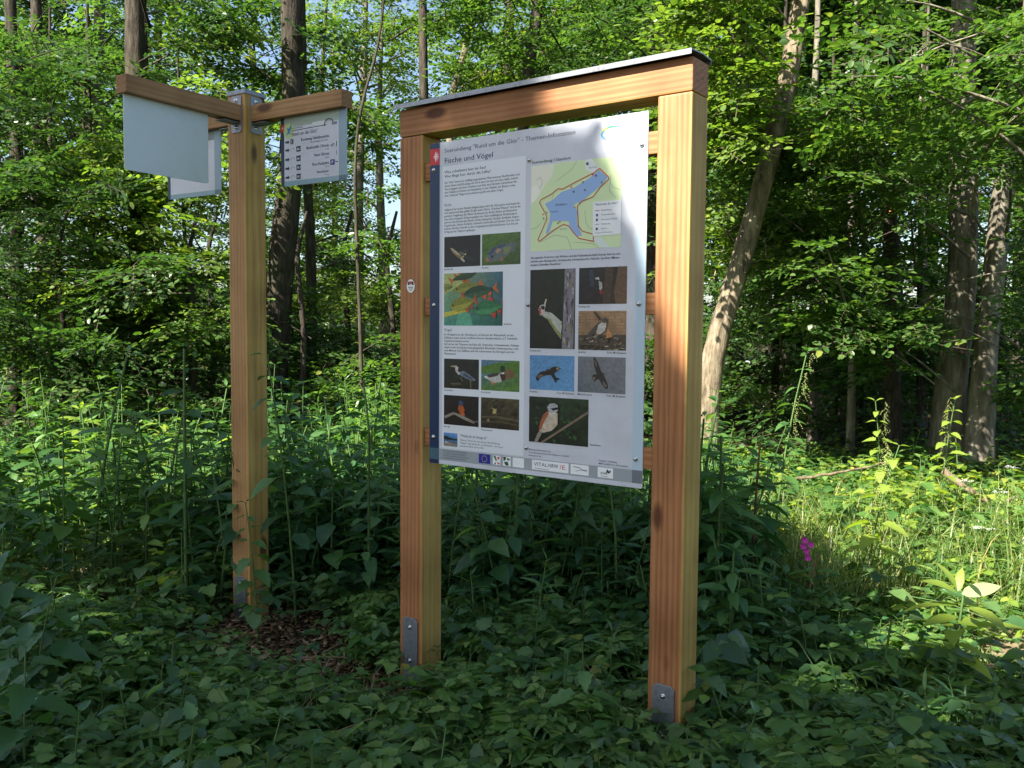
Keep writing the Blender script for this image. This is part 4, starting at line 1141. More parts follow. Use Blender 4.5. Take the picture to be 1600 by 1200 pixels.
picture('kite', [(92, 148, 200), (96, 154, 206), (100, 160, 210), (94, 152, 204)],
        [([(14, 70), (17, 58), (24, 48), (38, 44), (44, 42), (50, 34), (60, 30), (71, 36), (66, 42), (60, 46), (56, 52), (60, 62), (70, 66), (62, 70), (60, 80), (54, 66), (48, 56), (36, 58), (26, 64), (19, 76)], (36, 30, 28)),
         ([(18, 60), (26, 54), (30, 58), (22, 68)], (120, 96, 66)), ([(60, 33), (69, 37), (62, 42)], (150, 128, 100)), ([(36, 42), (42, 38), (44, 44), (38, 46)], (62, 52, 46))], .02, 4)
picture('buzz', [(118, 122, 130), (128, 128, 138), (120, 124, 130), (100, 110, 118)],
        [([(33, 2), (37, 2), (43, 16), (48, 34), (52, 44), (58, 46), (55, 50), (60, 62), (64, 76), (65, 86), (60, 88), (52, 76), (45, 62), (40, 64), (36, 70), (30, 60), (32, 50), (40, 48), (34, 24)], (48, 44, 42)),
         ([(35, 6), (40, 18), (42, 30), (37, 22)], (110, 100, 92)), ([(54, 66), (62, 78), (60, 84), (54, 76)], (120, 110, 100)), ([(32, 56), (38, 56), (36, 66), (32, 62)], (120, 112, 104))], .03, 6)
sk = []
for k in range(46):
    x, y, l = pr.uniform(0, 92), pr.uniform(0, 92), pr.uniform(4, 14); a = pr.uniform(0, 3.1); c = [(40, 74, 40), (58, 96, 50), (22, 40, 24), (34, 52, 30)][k % 4]
    ca, sa = math.cos(a) * l, math.sin(a) * l
    sk.append(([(x, y), (x + ca * .5 - sa * .25, y + sa * .5 + ca * .25), (x + ca, y + sa), (x + ca * .5 + sa * .25, y + sa * .5 - ca * .25)], c))
sk += [([(20, 100), (30, 90), (100, 24), (100, 30), (34, 92), (26, 100)], (132, 112, 96)), ([(10, 100), (16, 80), (20, 74), (24, 78), (16, 100)], (150, 140, 130)), ([(22, 50), (30, 34), (38, 28), (50, 34), (50, 58), (40, 72), (26, 78), (18, 74)], (206, 190, 168)),
       ([(18, 76), (20, 56), (26, 38), (34, 28), (36, 34), (28, 52), (22, 70)], (168, 92, 58)), ([(32, 22), (36, 14), (44, 12), (50, 16), (51, 26), (46, 34), (36, 32)], (176, 180, 186)), ([(38, 24), (51, 20), (53, 24), (42, 28)], (18, 18, 20)), ([(34, 33), (46, 30), (46, 36), (36, 38)], (214, 208, 200))]
picture('shrike', [(26, 44, 28), (40, 62, 36), (24, 42, 24), (18, 26, 18)], sk, .3)

# --- map
ink = Ink()
mx0, my0, mx1, my1 = .476, .802, .841, 1.102
ink.rect(mx0, my0, mx1, my1, lin(200, 220, 172), ZP + .0004)
ink.poly([(mx0, my1), (.575, my1), (.565, 1.06), (.535, 1.03), (.51, .995), (mx0, .99)], lin(222, 222, 204), ZP + .0005)
ink.poly([(mx0, .97), (.50, .985), (.515, 1.01), (.50, 1.035), (.48, 1.03), (mx0, 1.0)], lin(228, 228, 216), ZP + .00055)
ink.poly([(.70, my1), (.725, my1), (.755, 1.07), (.73, 1.055), (.70, 1.07)], lin(222, 226, 224), ZP + .0005)
ink.poly([(.735, .838), (.765, .84), (.80, .802), (.77, .802), (.74, .825)], lin(206, 216, 214), ZP + .0005)
for p in ([(.52, .90), (.50, .885), (.478, .88)], [(.60, 1.05), (.645, 1.075), (.665, 1.1)], [(.58, 1.04), (.60, 1.05)], [(.50, 1.05), (.515, 1.06), (.525, 1.04), (.513, 1.02)], [(.52, .835), (.58, .855), (.63, .845), (.65, .80)],
          [(.70, .93), (.705, .89), (.72, .87), (.74, .865)], [(.79, 1.03), (.81, 1.0), (.835, .99)], [(.80, 1.04), (.795, .99), (.82, .965)], [(.66, .826), (.735, .818), (.76, .80)], [(.56, .965), (.575, 1.01)]):
    ink.line(p, .0014, lin(138, 150, 130), ZP + .0007)
LAKE = [(.755, 1.063), (.789, 1.035), (.756, 1.005), (.696, .968), (.654, .954), (.671, .932), (.669, .889), (.691, .846), (.67, .845), (.641, .878), (.636, .899), (.597, .903), (.568, .903), (.556, .867), (.541, .858), (.541, .868), (.555, .904), (.558, .932), (.535, .967), (.572, .98), (.605, 1.002), (.658, 1.013), (.723, 1.043)]
lc = (sum(p[0] for p in LAKE) / len(LAKE), sum(p[1] for p in LAKE) / len(LAKE))
ink.poly([(lc[0] + (x - lc[0]) * 1.045, lc[1] + (y - lc[1]) * 1.045) for x, y in LAKE], lin(226, 228, 160), ZP + .0008)
ink.poly(LAKE, lin(140, 172, 216), ZP + .0011)
ROUTE = [(.757, 1.067), (.79, 1.037), (.793, 1.029), (.762, 1.006), (.733, .975), (.689, .963), (.671, .948), (.675, .88), (.691, .862), (.735, .849), (.736, .825), (.679, .838), (.655, .86), (.636, .883), (.614, .89), (.573, .872), (.514, .836), (.508, .843), (.545, .913), (.543, .925), (.513, .972), (.52, .982), (.562, .997), (.591, 1.014), (.61, 1.011), (.667, 1.032), (.732, 1.054)]
ink.line(ROUTE, .0034, lin(186, 66, 44), ZP + .0014, True)
for x, y, c in ((.529, .93, (225, 110, 60)), (.532, .915, (80, 140, 90)), (.545, .935, (90, 130, 170)), (.60, .90, (200, 120, 90)), (.592, .895, (90, 150, 100)), (.66, .945, (200, 130, 100)), (.73, 1.05, (205, 60, 60)), (.692, 1.027, (90, 110, 130)), (.645, 1.015, (205, 110, 60)), (.70, 1.0, (70, 80, 120)), (.655, .998, (40, 50, 90)), (.765, 1.02, (90, 120, 150)), (.68, .958, (110, 130, 150)), (.743, 1.045, (60, 60, 70))):
    ink.rect(x - .003, y - .003, x + .003, y + .003, lin(*c), ZP + .002)
ink.rect(.704, 1.083, .713, 1.092, lin(40, 60, 140), ZP + .002)
ink.rect(.733, .843, .841, .957, lin(226, 229, 233), ZP + .0017)
ink.line([(.742, .927), (.757, .927)], .0025, lin(186, 66, 44), ZP + .002)
for y, c in ((.912, (50, 70, 130)), (.896, (60, 70, 110)), (.866, (40, 50, 60))): ink.poly(ell(.749, y, .0045, .005, 8), lin(*c), ZP + .002)
ink.line([(.742, .881), (.757, .881)], .0016, lin(90, 90, 100), ZP + .002)
ink.build('map', PRINT, panel)

# --- logos of the lower band
zz = ZP + .0007
z2 = zz + .0003
def logo(x0, x1, ground, polys=(), lines=()):
    k = Ink(); k.rect(x0, .0225, x1, .0575, lin(*ground), zz)
    for p, c in polys: k.poly(p, lin(*c), z2)
    for p, w, c in lines: k.line(p, w, lin(*c), z2)
    return k.build('sponsor_logo', PRINT, panel)
logo(.247, .301, (22, 40, 140), [([(.274 + .0115 * math.cos(a) + sx * .0012, .040 + .0115 * math.sin(a) + sy * .0012) for sx, sy in ((-1, -1), (1, -1), (1, 1), (-1, 1))], (240, 205, 60)) for a in np.arange(12) * math.pi / 6])
W_ = (232, 234, 238)
logo(.313, .349, W_, [([(.315, .056), (.326, .056), (.333, .040), (.328, .036)], (60, 110, 70)), ([(.333, .050), (.343, .056), (.346, .048), (.338, .042)], (205, 60, 80)), ([(.316, .024), (.330, .034), (.326, .024)], (80, 85, 90)), ([(.334, .034), (.346, .030), (.344, .024), (.336, .026)], (205, 60, 80))])
logo(.360, .396, W_, [([(.361, .056), (.376, .056), (.372, .044), (.364, .040)], (40, 70, 50)), ([(.378, .054), (.394, .050), (.390, .044), (.380, .044)], (70, 120, 80)), ([(.364, .036), (.382, .040), (.388, .025), (.374, .024)], (45, 85, 60))])
logo(.405, .455, W_, [], [([(.415, .045), (.425, .035), (.435, .04), (.447, .03)], .0015, (206, 210, 218))])
logo(.491, .647, W_, [], [([(.503, .0285), (.565, .0265)], .0016, (60, 90, 110))])
logo(.655, .729, W_, [], [([(.668, .049), (.69, .047), (.705, .040), (.722, .041)], .0022, (70, 75, 85)), ([(.676, .034), (.70, .040), (.724, .036)], .0018, (120, 130, 140))])
logo(.765, .825, W_, [([(.798, .043), (.803, .054), (.809, .046), (.816, .052), (.815, .043), (.808, .038)], (60, 62, 68))], [([(.777, .0275), (.805, .0275)], .0013, (90, 92, 98))])

CW = .0105
text_block('heading_text', [('Seerundweg "Rund um die Glör" - Themen-Infostation', .072, 1.193, .0155, .586, 'l', -.002)], panel, INK_GREY, ZP + .0006)
text_block('title_text', [('Fische und Vögel', .072, 1.153, .0195, .232, 'l', .004)], panel, INK_NAVY, ZP + .0006)
text_block('question_text', [('Was schwimmt hier im See?', .073, 1.115, .0105, .200, 'l', .012), ('Wer fliegt hier durch die Lüfte?', .073, 1.0985, .0105, .221, 'l', .012)], panel, INK_DARK, ZP + .0006)
def para(lines, x, y, dy, cap=.0078, wt=.014, widths=None):
    return [(t, x, y - i * dy, cap, None if widths is None else widths[i], 'l', wt) for i, t in enumerate(lines)]
B1 = ['Die "Glör" bietet ein vielfältig ausgedehntes Wasserwesen: Bachforellen und', 'diesen Natur und Erholung soll. Doch wer sich hier um diese Idylle, welche', 'Tiere begegnen uns hier? Gewässer und Glör sind Glörtaler Lebensraum für', 'eine Vielzahl an Fischen und Amphibien. In den Wipfeln der Bäume sowie', 'dem "Luftraum" fliegen und schwirren große wie kleine Vögel.']
B2 = ['Aufgrund der hohen Niederschlagsmengen wird die Glör gerne und anspruch-', 'voll, wasserreich fast gefüllt. Es gibt unter Glörer „Frisches Wasser" und da die', 'gesamte Umgebung der Natur überlassen ist, finden Fische und Besucher', 'eine hervorragende Wasserqualität vor. Zum vielfältigsten Fischbestand', 'gehören Aal, Bachforelle, Barsch, Hecht, Karausche, Karpfen, Rotfeder, Regen-', 'bogenforelle, Schleie, Rotfeder, Schmerle, Seeforelle und Zander. Der ein oder', 'andere Fischer wurde in den vergangenen Jahrhunderten von bis zu', '20 kg aus der Talsperre gefangen.']
B3 = ['Im Waldgebiet an der Glörtalsperre, im Bereich der Wasserläufe, an den', 'Zuflüssen sowie auf der Seefläche können charakteristische, z.T. heimische', 'Vogelarten beobachtet werden.', 'Auf und an der Talsperre sind dies z.B. Graureiher, Schwanzmeise, Gebirgs-', 'stelze sowie Stockenten und gelegentlich Blesshuhn, Haubentaucher oder', 'auch Möwen. Die Zuflüsse sind der Lebensraum des Eisvogels und der', 'Wasseramsel.']
UT = ['Als typische Vertreter des Waldes und der Kulturlandschaft können hier zu ent-', 'decken sein: Buntspecht, Grünspecht, Schwarzspecht, Habicht, Sperber, Mäuse-', 'bussard, Rotmilan, Neuntöter']
text_block('body_text', para(B1, .073, 1.076, .0122, widths=[.352, .346, .340, .334, .280]) + para(B2, .073, .974, .0119, widths=[.357, .357, .342, .340, .352, .354, .346, .152]) +
           para(B3, .074, .500, .0122, widths=[.330, .348, .125, .356, .354, .336, .06]) + para(UT, .477, .776, .0125, widths=[.365, .362, .128]), panel, INK_DARK, ZP + .0006)
for t_ in (('Fische', .073, .991, .0100, None, 'l', .008), ('Vögel', .074, .516, .0115, None, 'l', .006), ('Seerundweg / Standort', .478, 1.110, .0105, .163, 'l', .01)):
    text_block('section_heading', [t_], panel, INK_DARK, ZP + .0006)
CAP = [('Bachforelle', .073, .749), ('Karpfen', .256, .749), ('Rotfeder', .360, .541), ('Graureiher', .074, .287), ('Stockenten', .256, .287), ('Eisvogel', .074, .146), ('Wasseramsel', .256, .146), ('Grünspecht', .476, .447), ('Buntspecht', .680, .602), ('Sperber', .680, .446),
       ('Foto: M. Rotmann', .795, .446), ('Rotmilan', .477, .300), ('Foto: M. Rotmann', .594, .300), ('Mäusebussard', .680, .300), ('Foto: M. Rotmann', .795, .300), ('Neuntöter', .732, .128)]
for t, x, y in CAP: text_block('caption_text', [(t, x, y, .0070, None, 'l', .01)], panel, INK_DARK, ZP + .0006)
text_block('hint_text', [('"Waldsofa als Ausguck"', .155, .114, .0095, .130, 'l', .006)] + para(['Hinweis: Wenn Ihr dem kleinen Pfad Richtung', '"Klippe" folgt, findet Ihr ein Waldsofa - mit einem', 'grandiosen Blick auf die Glör.'], .155, .099, .0112, .0068, .004, [.190, .205, .118]), panel, INK_DARK, ZP + .0006)
text_block('contact_text', para(['Weitere Informationen:', 'Tourismusverband Glörtalsperre GmbH', 'www.gloer.de'], .475, .0905, .0105, .0064, .002, [.098, .172, .056]), panel, INK_DARK, ZP + .0007)
text_block('contact_text', para(['Konzept / Gestaltung:', 'MEP-Grafik/Fotos, Breckerfeld'], .768, .0775, .0105, .0062, .002, [.072, .112]), panel, INK_DARK, ZP + .0007)
text_block('contact_text', para(['Ein Förderprojekt des Landes für die Region', 'im Programm zur ländlichen Entwicklung,', 'Verschönerung der Erholung mit Kommunen', 'Schalksmühle, Breckerfeld und Halver'], .072, .0515, .0092, .0056, .001, [.118, .108, .128, .112]), panel, INK_DARK, ZP + .0007)
text_block('map_text', [('"Rund um die Glör"', .742, .944, .0072, .088, 'l', .004), ('Rundwanderweg', .765, .925, .005, .040, 'l', 0), ('Themen-Infostation', .765, .910, .005, .055, 'l', 0), ('Gastronomie / Parkplatz', .765, .894, .005, .062, 'l', 0), ('Nebenroute', .765, .879, .005, .036, 'l', 0), ('Standort', .765, .864, .005, .024, 'l', 0), ('Kartografie: MEP Breckerfeld', .742, .851, .004, .066, 'l', 0),
                         ('Glörtalsperre', .580, .956, .007, .048, 'l', .004), ('P', .706, 1.085, .006, None, 'l', .004), ('Haus Glörtal', .715, 1.071, .005, .03, 'l', 0), ('Sperrmauer', .60, .872, .005, .03, 'l', 0), ('Badestelle', .562, .934, .005, .03, 'l', 0)], panel, INK_NAVY, ZP + .0023)
text_block('logo_text', [('VITAL', .500, .0365, .0135, .058, 'l', .0), ('.NRW', .558, .0365, .0135, .046, 'l', .006), ('RUHR', .777, .0335, .0085, .026, 'l', .01)], panel, INK_NAVY, zz + .0006)
text_block('logo_red_text', [('f', .611, .036, .013, None, 'l', .0), ('E.', .619, .034, .015, .018, 'l', .004)], panel, plain('red_ink', C_RED, .4), zz + .0006)
for u, z in ((.467, 1.125), (.915, 1.127), (.467, .614), (.912, .612), (.018, 1.133), (.021, .616), (.021, .103), (.465, .098), (.910, .098)):
    dome('screw', .0065, .006, BOLT, panel, T(u, z, ZP + .0009), .0085)

# ---------------------------------------------------------------- signpost with three arms
SA = .57
SD = Vector((math.cos(SA), -math.sin(SA), 0)); SN = Vector((math.sin(SA), math.cos(SA), 0))
sp = empty('signpost', mat=basis((-1.2357, 4.16, 0), SD, SN, Z3))     # x along the right arm, y away from the reader
tag(sp, 'square timber signpost with three arms and a hanging plate under each', 'signpost')
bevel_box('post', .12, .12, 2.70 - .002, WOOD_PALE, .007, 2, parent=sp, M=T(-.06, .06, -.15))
cap = bevel_box('post_cap', .128, .128, .022, STEEL, .004, 2, parent=sp, M=T(-.06, .06, 2.532))
def sign_arm(o, ax, sd, L, pu0, pu1, i, wd):
    """arm from point o on the post along ax; sd = the side the plate's print faces"""
    o, ax, sd = Vector(o), Vector(ax), Vector(sd)
    timber('arm', o + ax * .005 + Z3 * 2.447, o + ax * L + Z3 * 2.447, .075, .068, wd, sp, .004, side=(0, 0, 1))
    # bolted angle irons above and below the arm
    sx = ax.cross(Z3)
    M = basis(o + ax * .0005, -sx, Z3, ax)
    br = plate('arm_bracket', [(-.034, 2.368), (-.026, 2.360), (.026, 2.360), (.034, 2.368), (.034, 2.520), (.026, 2.527), (-.026, 2.527), (-.034, 2.520)], .004, STEEL, sp, M)
    plate('bracket_shelf', [(-.03, .004), (.03, .004), (.03, .10), (-.03, .10)], .004, STEEL, br, basis((0, 2.4035, 0), X3, Z3, -Y3))
    for z in (2.505, 2.382): dome('bolt', .008, .008, BOLT, br, T(0, z, .004), .012)
    M = basis(o + ax * pu0 + sd * -.0015 + Z3 * 2.103, sd.cross(Z3) * -1, Z3, sd)
    return M
def hang_plate(M, w, m):
    return plate('hanging_plate', round_rect(0, 0, w, .326, .012, 5, skip=(0, 1)), .003, m, sp, M, .0006)
w_ = .405
# right arm: readable plate
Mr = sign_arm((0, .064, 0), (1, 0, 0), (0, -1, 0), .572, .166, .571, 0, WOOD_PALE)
Mr = basis((.166, .0655, 2.103), X3, Z3, -Y3)
hp = hang_plate(Mr, w_, WHITE)
z0 = .003
ink = Ink()
def strips(k, dim=1.0):
    k.poly([(x, y) for x, y in round_rect(.0005, .0005, .022, .3255, .010, 5, skip=(0, 1, 3))], lin(6, 40, 74), z0 + .0003)
    k.rect(.022, .0005, .358, .0225, lin(132, 160, 172), z0 + .0003)
    k.poly(round_rect(.358, .0005, w_ - .0005, .0225, .010, 5, skip=(0, 1, 2)), lin(82, 108, 120), z0 + .0003)
    k.rect(.358, .0225, w_ - .0005, .3255, lin(132, 156, 172), z0 + .0003)
strips(ink)
ink.rect(.022, .262, .358, .3255, lin(158, 172, 158), z0 + .0003)  # grey-green reflection painted across the top of the plate
ink.rect(.0005, .246, .021, .279, C_RED, z0 + .0006)
for a in (-40, 0, 40): ink.line([(.008, .262), (.008 + .009 * math.cos(R(a)), .262 + .009 * math.sin(R(a)))], .002, lin(240, 225, 225), z0 + .0009)
ink.build('colour_strip', PRINT, hp)
ink = Ink()
ink.poly(ell(.052, .246, .034, .036, 16), lin(176, 200, 140), z0 + .0006)
ink.poly([(.034, .224), (.046, .246), (.040, .262), (.054, .256), (.070, .282), (.068, .256), (.058, .244), (.062, .226), (.050, .236)], lin(60, 120, 170), z0 + .0009)
ink.rect(.200, .250, .284, .268, lin(206, 212, 214), z0 + .0005)
ink.line([(.062, .2445), (.285, .2485)], .0026, lin(50, 60, 80), z0 + .0009)
arc_k = [(.300 + .026 * math.cos(a), .252 + .020 * math.sin(a)) for a in np.linspace(R(15), R(200), 12)]
ink.line(arc_k, .005, lin(40, 62, 78), z0 + .0009)
ink.rect(.318, .244, .348, .256, lin(110, 124, 136), z0 + .0006)
ink.build('logo', PRINT, hp)
ink = Ink()
rows = [.197, .161, .119, .079, .039]
DK = lin(30, 38, 62)
for i, y in enumerate(rows):
    ink.poly([(.029, y - .0045), (.045, y - .0045), (.045, y - .010), (.056, y), (.045, y + .010), (.045, y + .0045), (.029, y + .0045)], DK, z0 + .0006)
    if i == 0: ink.rect(.062, y - .011, .081, y + .011, DK, z0 + .0006)
    else:
        ink.rect(.099, y - .012, .127, y + .012, DK, z0 + .0006)
        ink.line([(.064 + .013 + .013 * math.cos(a), y - .004 + .010 * math.sin(a)) for a in np.linspace(R(20), R(200), 8)], .0022, lin(110, 140, 130), z0 + .0006)
        ink.line([(.028, y + .021), (.352, y + .022)], .0007, lin(180, 186, 196), z0 + .0006)
ink.rect(.308, .071, .334, .095, lin(30, 50, 130), z0 + .0006)
ink.line([(.338, .084), (.352, .083)], .003, DK, z0 + .0006)
ink.line([(.345, .150), (.345, .170)], .004, DK, z0 + .0006); ink.line([(.345, .115), (.345, .132)], .0035, lin(90, 100, 120), z0 + .0006)
ink.line([(.312, .156), (.330, .163)], .0035, DK, z0 + .0006); ink.line([(.316, .151), (.333, .156)], .002, DK, z0 + .0006)
ink.build('pictograms', PRINT, hp)
RA = .300
text_block('sign_text', [('"Rund um die Glör"', .062, .222, .0150, .170, 'l', -.002), ('Rundweg Schalksmühle', RA, .1935, .0125, .172, 'r', .006), ('(Gesamtlänge ca. 6 km)', RA - .006, .180, .0066, .108, 'r', 0), ('Badestelle / Kiosk', RA, .1535, .0125, .138, 'r', .004), ('1,1 km', RA, .140, .0066, None, 'r', 0),
                          ('Haus Glörtal', RA, .1175, .0125, .090, 'r', .004), ('700 m', RA, .1045, .0066, None, 'r', 0), ('Pkw-Parkplatz', RA, .0775, .0125, .103, 'r', .004), ('750 m', RA, .064, .0066, None, 'r', 0), ('Staumauer', RA, .043, .0125, .076, 'r', .004), ('900 m', RA, .029, .0066, None, 'r', 0), ('Seerundweg', .066, .2525, .0085, .074, 'l', 0)], hp, INK_NAVY, z0 + .0009)
text_block('sign_white_text', [('S', .0665, .190, .013, None, 'l', .004)] + [('A1', .102, y - .0065, .0125, .022, 'l', .006) for y in rows[1:]] + [('P', .315, .0755, .014, None, 'l', .006)], hp, INK_WHITE, z0 + .0009)
# front arm: the blank back of a plate
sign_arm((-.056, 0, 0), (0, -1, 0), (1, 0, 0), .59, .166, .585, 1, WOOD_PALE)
hang_plate(basis((-.0545, -.583, 2.103), Y3, Z3, X3), .418, BACKING)
# rear arm, pointing away to the left
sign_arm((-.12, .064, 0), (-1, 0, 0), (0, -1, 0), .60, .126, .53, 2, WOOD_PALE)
hp3 = hang_plate(basis((-.65, .0655, 2.103), X3, Z3, -Y3), w_, WHITE)
ink = Ink(); strips(ink); ink.rect(.022, .262, .358, .3255, lin(120, 132, 132), z0 + .0003)
ink.build('colour_strip', PRINT, hp3)
foot(sp, -.100, -.022, -.12, .275, MF, (.240, .110))
# ================================================================ undergrowth
pg = np.random.default_rng(31)
def blade(n, wl, serr=0.0, base=.12, fold=.12, droop=.25, cup=.0, peak=.38):
    """leaf along +x, length 1; n stations; returns V, tris"""
    xs = np.linspace(0, 1, n)
    V = []
    for i, x in enumerate(xs):
        w = wl * (x / peak) ** .75 * math.exp(.75 * (1 - x / peak)) if x < peak else wl * max(0.0, math.cos((x - peak) / (1 - peak) * math.pi / 2)) ** .9
        if i in (0, n - 1): w = 0.004
        elif serr: w *= 1 + serr * (1 if i % 2 else -1)
        z = -droop * x * x
        V += [(x - (.035 * serr * 4 if (serr and i % 2) else 0), w / 2 * 1.0, z + fold * w), (x, 0, z), (x - (.035 * serr * 4 if (serr and i % 2) else 0), -w / 2, z + fold * w)]
    V = np.array(V)
    Fq = []
    for i in range(n - 1):
        a, b = 3 * i, 3 * i + 3
        Fq += [(a, a + 1, b + 1), (a, b + 1, b), (a + 1, a + 2, b + 2), (a + 1, b + 2, b + 1)]
    return V, np.array(Fq)
BL = {'nettle': blade(11, .60, .16, fold=.16, droop=.22, peak=.30), 'balsam': blade(8, .34, .05, fold=.14, droop=.30, peak=.42), 'willow': blade(6, .17, 0, fold=.15, droop=.30, peak=.35), 'bramble': blade(9, .66, .16, fold=.12, droop=.18, peak=.36), 'round': blade(7, .82, .07, fold=.10, droop=.15, peak=.42)}
BLs = {'nettle': blade(4, .60, fold=.16, droop=.22, peak=.34), 'balsam': blade(4, .34, fold=.14, droop=.30, peak=.42), 'willow': blade(4, .17, fold=.15, droop=.3, peak=.36), 'bramble': blade(4, .66, fold=.12, droop=.18, peak=.36), 'round': blade(4, .8, fold=.1, droop=.15, peak=.4)}

def plan(kind, h, r):
    """-> stem polyline(s) [(pts, radius)], leaves [(pos, dir, up, length, blade)]"""
    ben = r.normal(0, .07, 2) * h
    def sp_(t): return np.array([ben[0] * t * t, ben[1] * t * t, h * t])
    stems = [(np.array([sp_(t) for t in np.linspace(0, 1, 6)]), .0028 + .0035 * h)]
    lv = []
    az = r.uniform(0, 6.28)
    if kind == 'nettle':
        n = max(4, int(h / .07)); n = min(n, 11)
        for i in range(n):
            t = .22 + .78 * (i + 1) / n
            l = (.13 if h > .4 else .082) * (1 - .62 * max(0, (t - .55) / .45)) * r.uniform(.85, 1.15) * (.75 if t < .4 else 1)
            az += math.pi / 2
            for k in range(2):
                a = az + k * math.pi + r.normal(0, .2); pit = (.45 if t > .93 else -.12) + r.normal(0, .14)
                d = np.array([math.cos(a) * math.cos(pit), math.sin(a) * math.cos(pit), math.sin(pit)])
                lv.append((sp_(t) + d * l * .22, d, l, 'nettle'))
                stems.append((np.array([sp_(t), sp_(t) + d * l * .24]), .0012))
    elif kind == 'balsam':
        stems[0] = (stems[0][0], .005 + .006 * h)
        n = max(4, int(h / .11)); n = min(n, 9)
        for i in range(n):
            t = .30 + .70 * (i + 1) / n
            l = .155 * (1 - .55 * max(0, (t - .8) / .2)) * r.uniform(.85, 1.15) * (1 if h > .5 else .75)
            az += 1.05
            for k in range(3):
                a = az + k * 2.094 + r.normal(0, .25); pit = (.55 if t > .95 else .12) + r.normal(0, .16)
                d = np.array([math.cos(a) * math.cos(pit), math.sin(a) * math.cos(pit), math.sin(pit)])
                lv.append((sp_(t) + d * .018, d, l, 'balsam'))
    elif kind == 'willow':
        n = min(34, max(14, int(h / .018)))
        for i in range(n):
            t = .25 + .75 * (i + 1) / n
            l = .105 * (1 - .5 * max(0, (t - .75) / .25)) * r.uniform(.85, 1.15)
            az += 2.4
            pit = .35 + .7 * max(0, (t - .85) / .15) + r.normal(0, .12)
            d = np.array([math.cos(az) * math.cos(pit), math.sin(az) * math.cos(pit), math.sin(pit)])
            lv.append((sp_(t), d, l, 'willow'))
    elif kind == 'bramble':
        stems = []
        for s in range(int(r.integers(3, 6))):
            a = r.uniform(0, 6.28); L = h * r.uniform(1.2, 2.3); u = np.array([math.cos(a), math.sin(a), 0])
            P = np.array([u * L * t + np.array([0, 0, h * (1.9 * t - 1.35 * t * t) + .02]) for t in np.linspace(0, 1, 6)])
            stems.append((P, .0022))
            for t in np.linspace(.2, 1, max(3, int(L / .085))):
                q = np.array([np.interp(t, np.linspace(0, 1, 6), P[:, c]) for c in range(3)])
                a2 = a + r.choice([-1, 1]) * r.uniform(.4, 1.3)
                q2 = q + np.array([math.cos(a2), math.sin(a2), .5]) * .045
                stems.append((np.array([q, q2]), .001))
                for da in (0, 1.25, -1.25):
                    pit = r.normal(-.1, .18)
                    d = np.array([math.cos(a2 + da) * math.cos(pit), math.sin(a2 + da) * math.cos(pit), math.sin(pit)])
                    lv.append((q2, d, .060 * r.uniform(.55, 1.35) * (1 if da == 0 else .85), 'bramble'))
    elif kind == 'herb':
        stems = []
        for s in range(int(r.integers(7, 13))):
            a = r.uniform(0, 6.28); l = h * r.uniform(.5, 1.15); o = r.uniform(.2, .9) * h
            q = np.array([math.cos(a) * o, math.sin(a) * o, l])
            stems.append((np.array([(0, 0, 0), q * .55 + np.array([0, 0, .12 * h]), q]), .0011))
            for da in (0, 1.5, -1.5) if r.random() < .6 else (0,):
                pit = r.normal(-.12, .22)
                d = np.array([math.cos(a + da) * math.cos(pit), math.sin(a + da) * math.cos(pit), math.sin(pit)])
                lv.append((q, d, .048 * r.uniform(.5, 1.5), 'round'))
    elif kind == 'ferny':
        stems = []
        for s in range(int(r.integers(6, 10))):
            a = r.uniform(0, 6.28); L = h * r.uniform(.9, 1.6); u = np.array([math.cos(a), math.sin(a), 0])
            P = np.array([u * L * t + np.array([0, 0, h * (1.7 * t - 1.1 * t * t)]) for t in np.linspace(0, 1, 5)])
            stems.append((P, .0011))
            for j, t in enumerate(np.linspace(.3, 1, 9)):
                q = np.array([np.interp(t, np.linspace(0, 1, 5), P[:, c]) for c in range(3)])
                for sg in (1, -1):
                    aa = a + sg * .95; d = np.array([math.cos(aa), math.sin(aa), r.normal(0, .15)])
                    lv.append((q, d, .05 * (1.25 - t) * r.uniform(.8, 1.2) + .012, 'willow' if r.random() < .5 else 'bramble'))
    return stems, lv

def proto(kind, h, r, blades, sides=4):
    """one plant as arrays: V, tris, material (0 leaf, 1 stem)"""
    st, lv = plan(kind, h, r)
    Vs, Fs, Ms, off = [], [], [], 0
    for P, rad in st:
        if rad < .0015 and len(P) == 2:
            s = np.array([rad, 0, 0]); V = np.concatenate([P + s, P - s]); f = np.array([(0, 1, 3), (0, 3, 2)])
        else:
            V, q = tube(P, np.linspace(rad, rad * .5, len(P)), 3)
            f = np.concatenate([q[:, [0, 1, 2]], q[:, [0, 2, 3]]])
        Vs.append(V); Fs.append(f + off); Ms.append(np.ones(len(f), int)); off += len(V)
    for b in set(l[3] for l in lv):
        g = [l for l in lv if l[3] == b]
        D = np.array([l[1] for l in g])
        M = frames(D, np.tile([0, 0, 1.0], (len(g), 1)) + r.normal(0, .22, (len(g), 3)))
        V, f = place(blades[b][0], blades[b][1], M, np.array([l[0] for l in g]), [l[2] for l in g])
        Vs.append(V); Fs.append(f + off); Ms.append(np.zeros(len(f), int)); off += len(V)
    return np.concatenate(Vs), np.concatenate(Fs), np.concatenate(Ms)

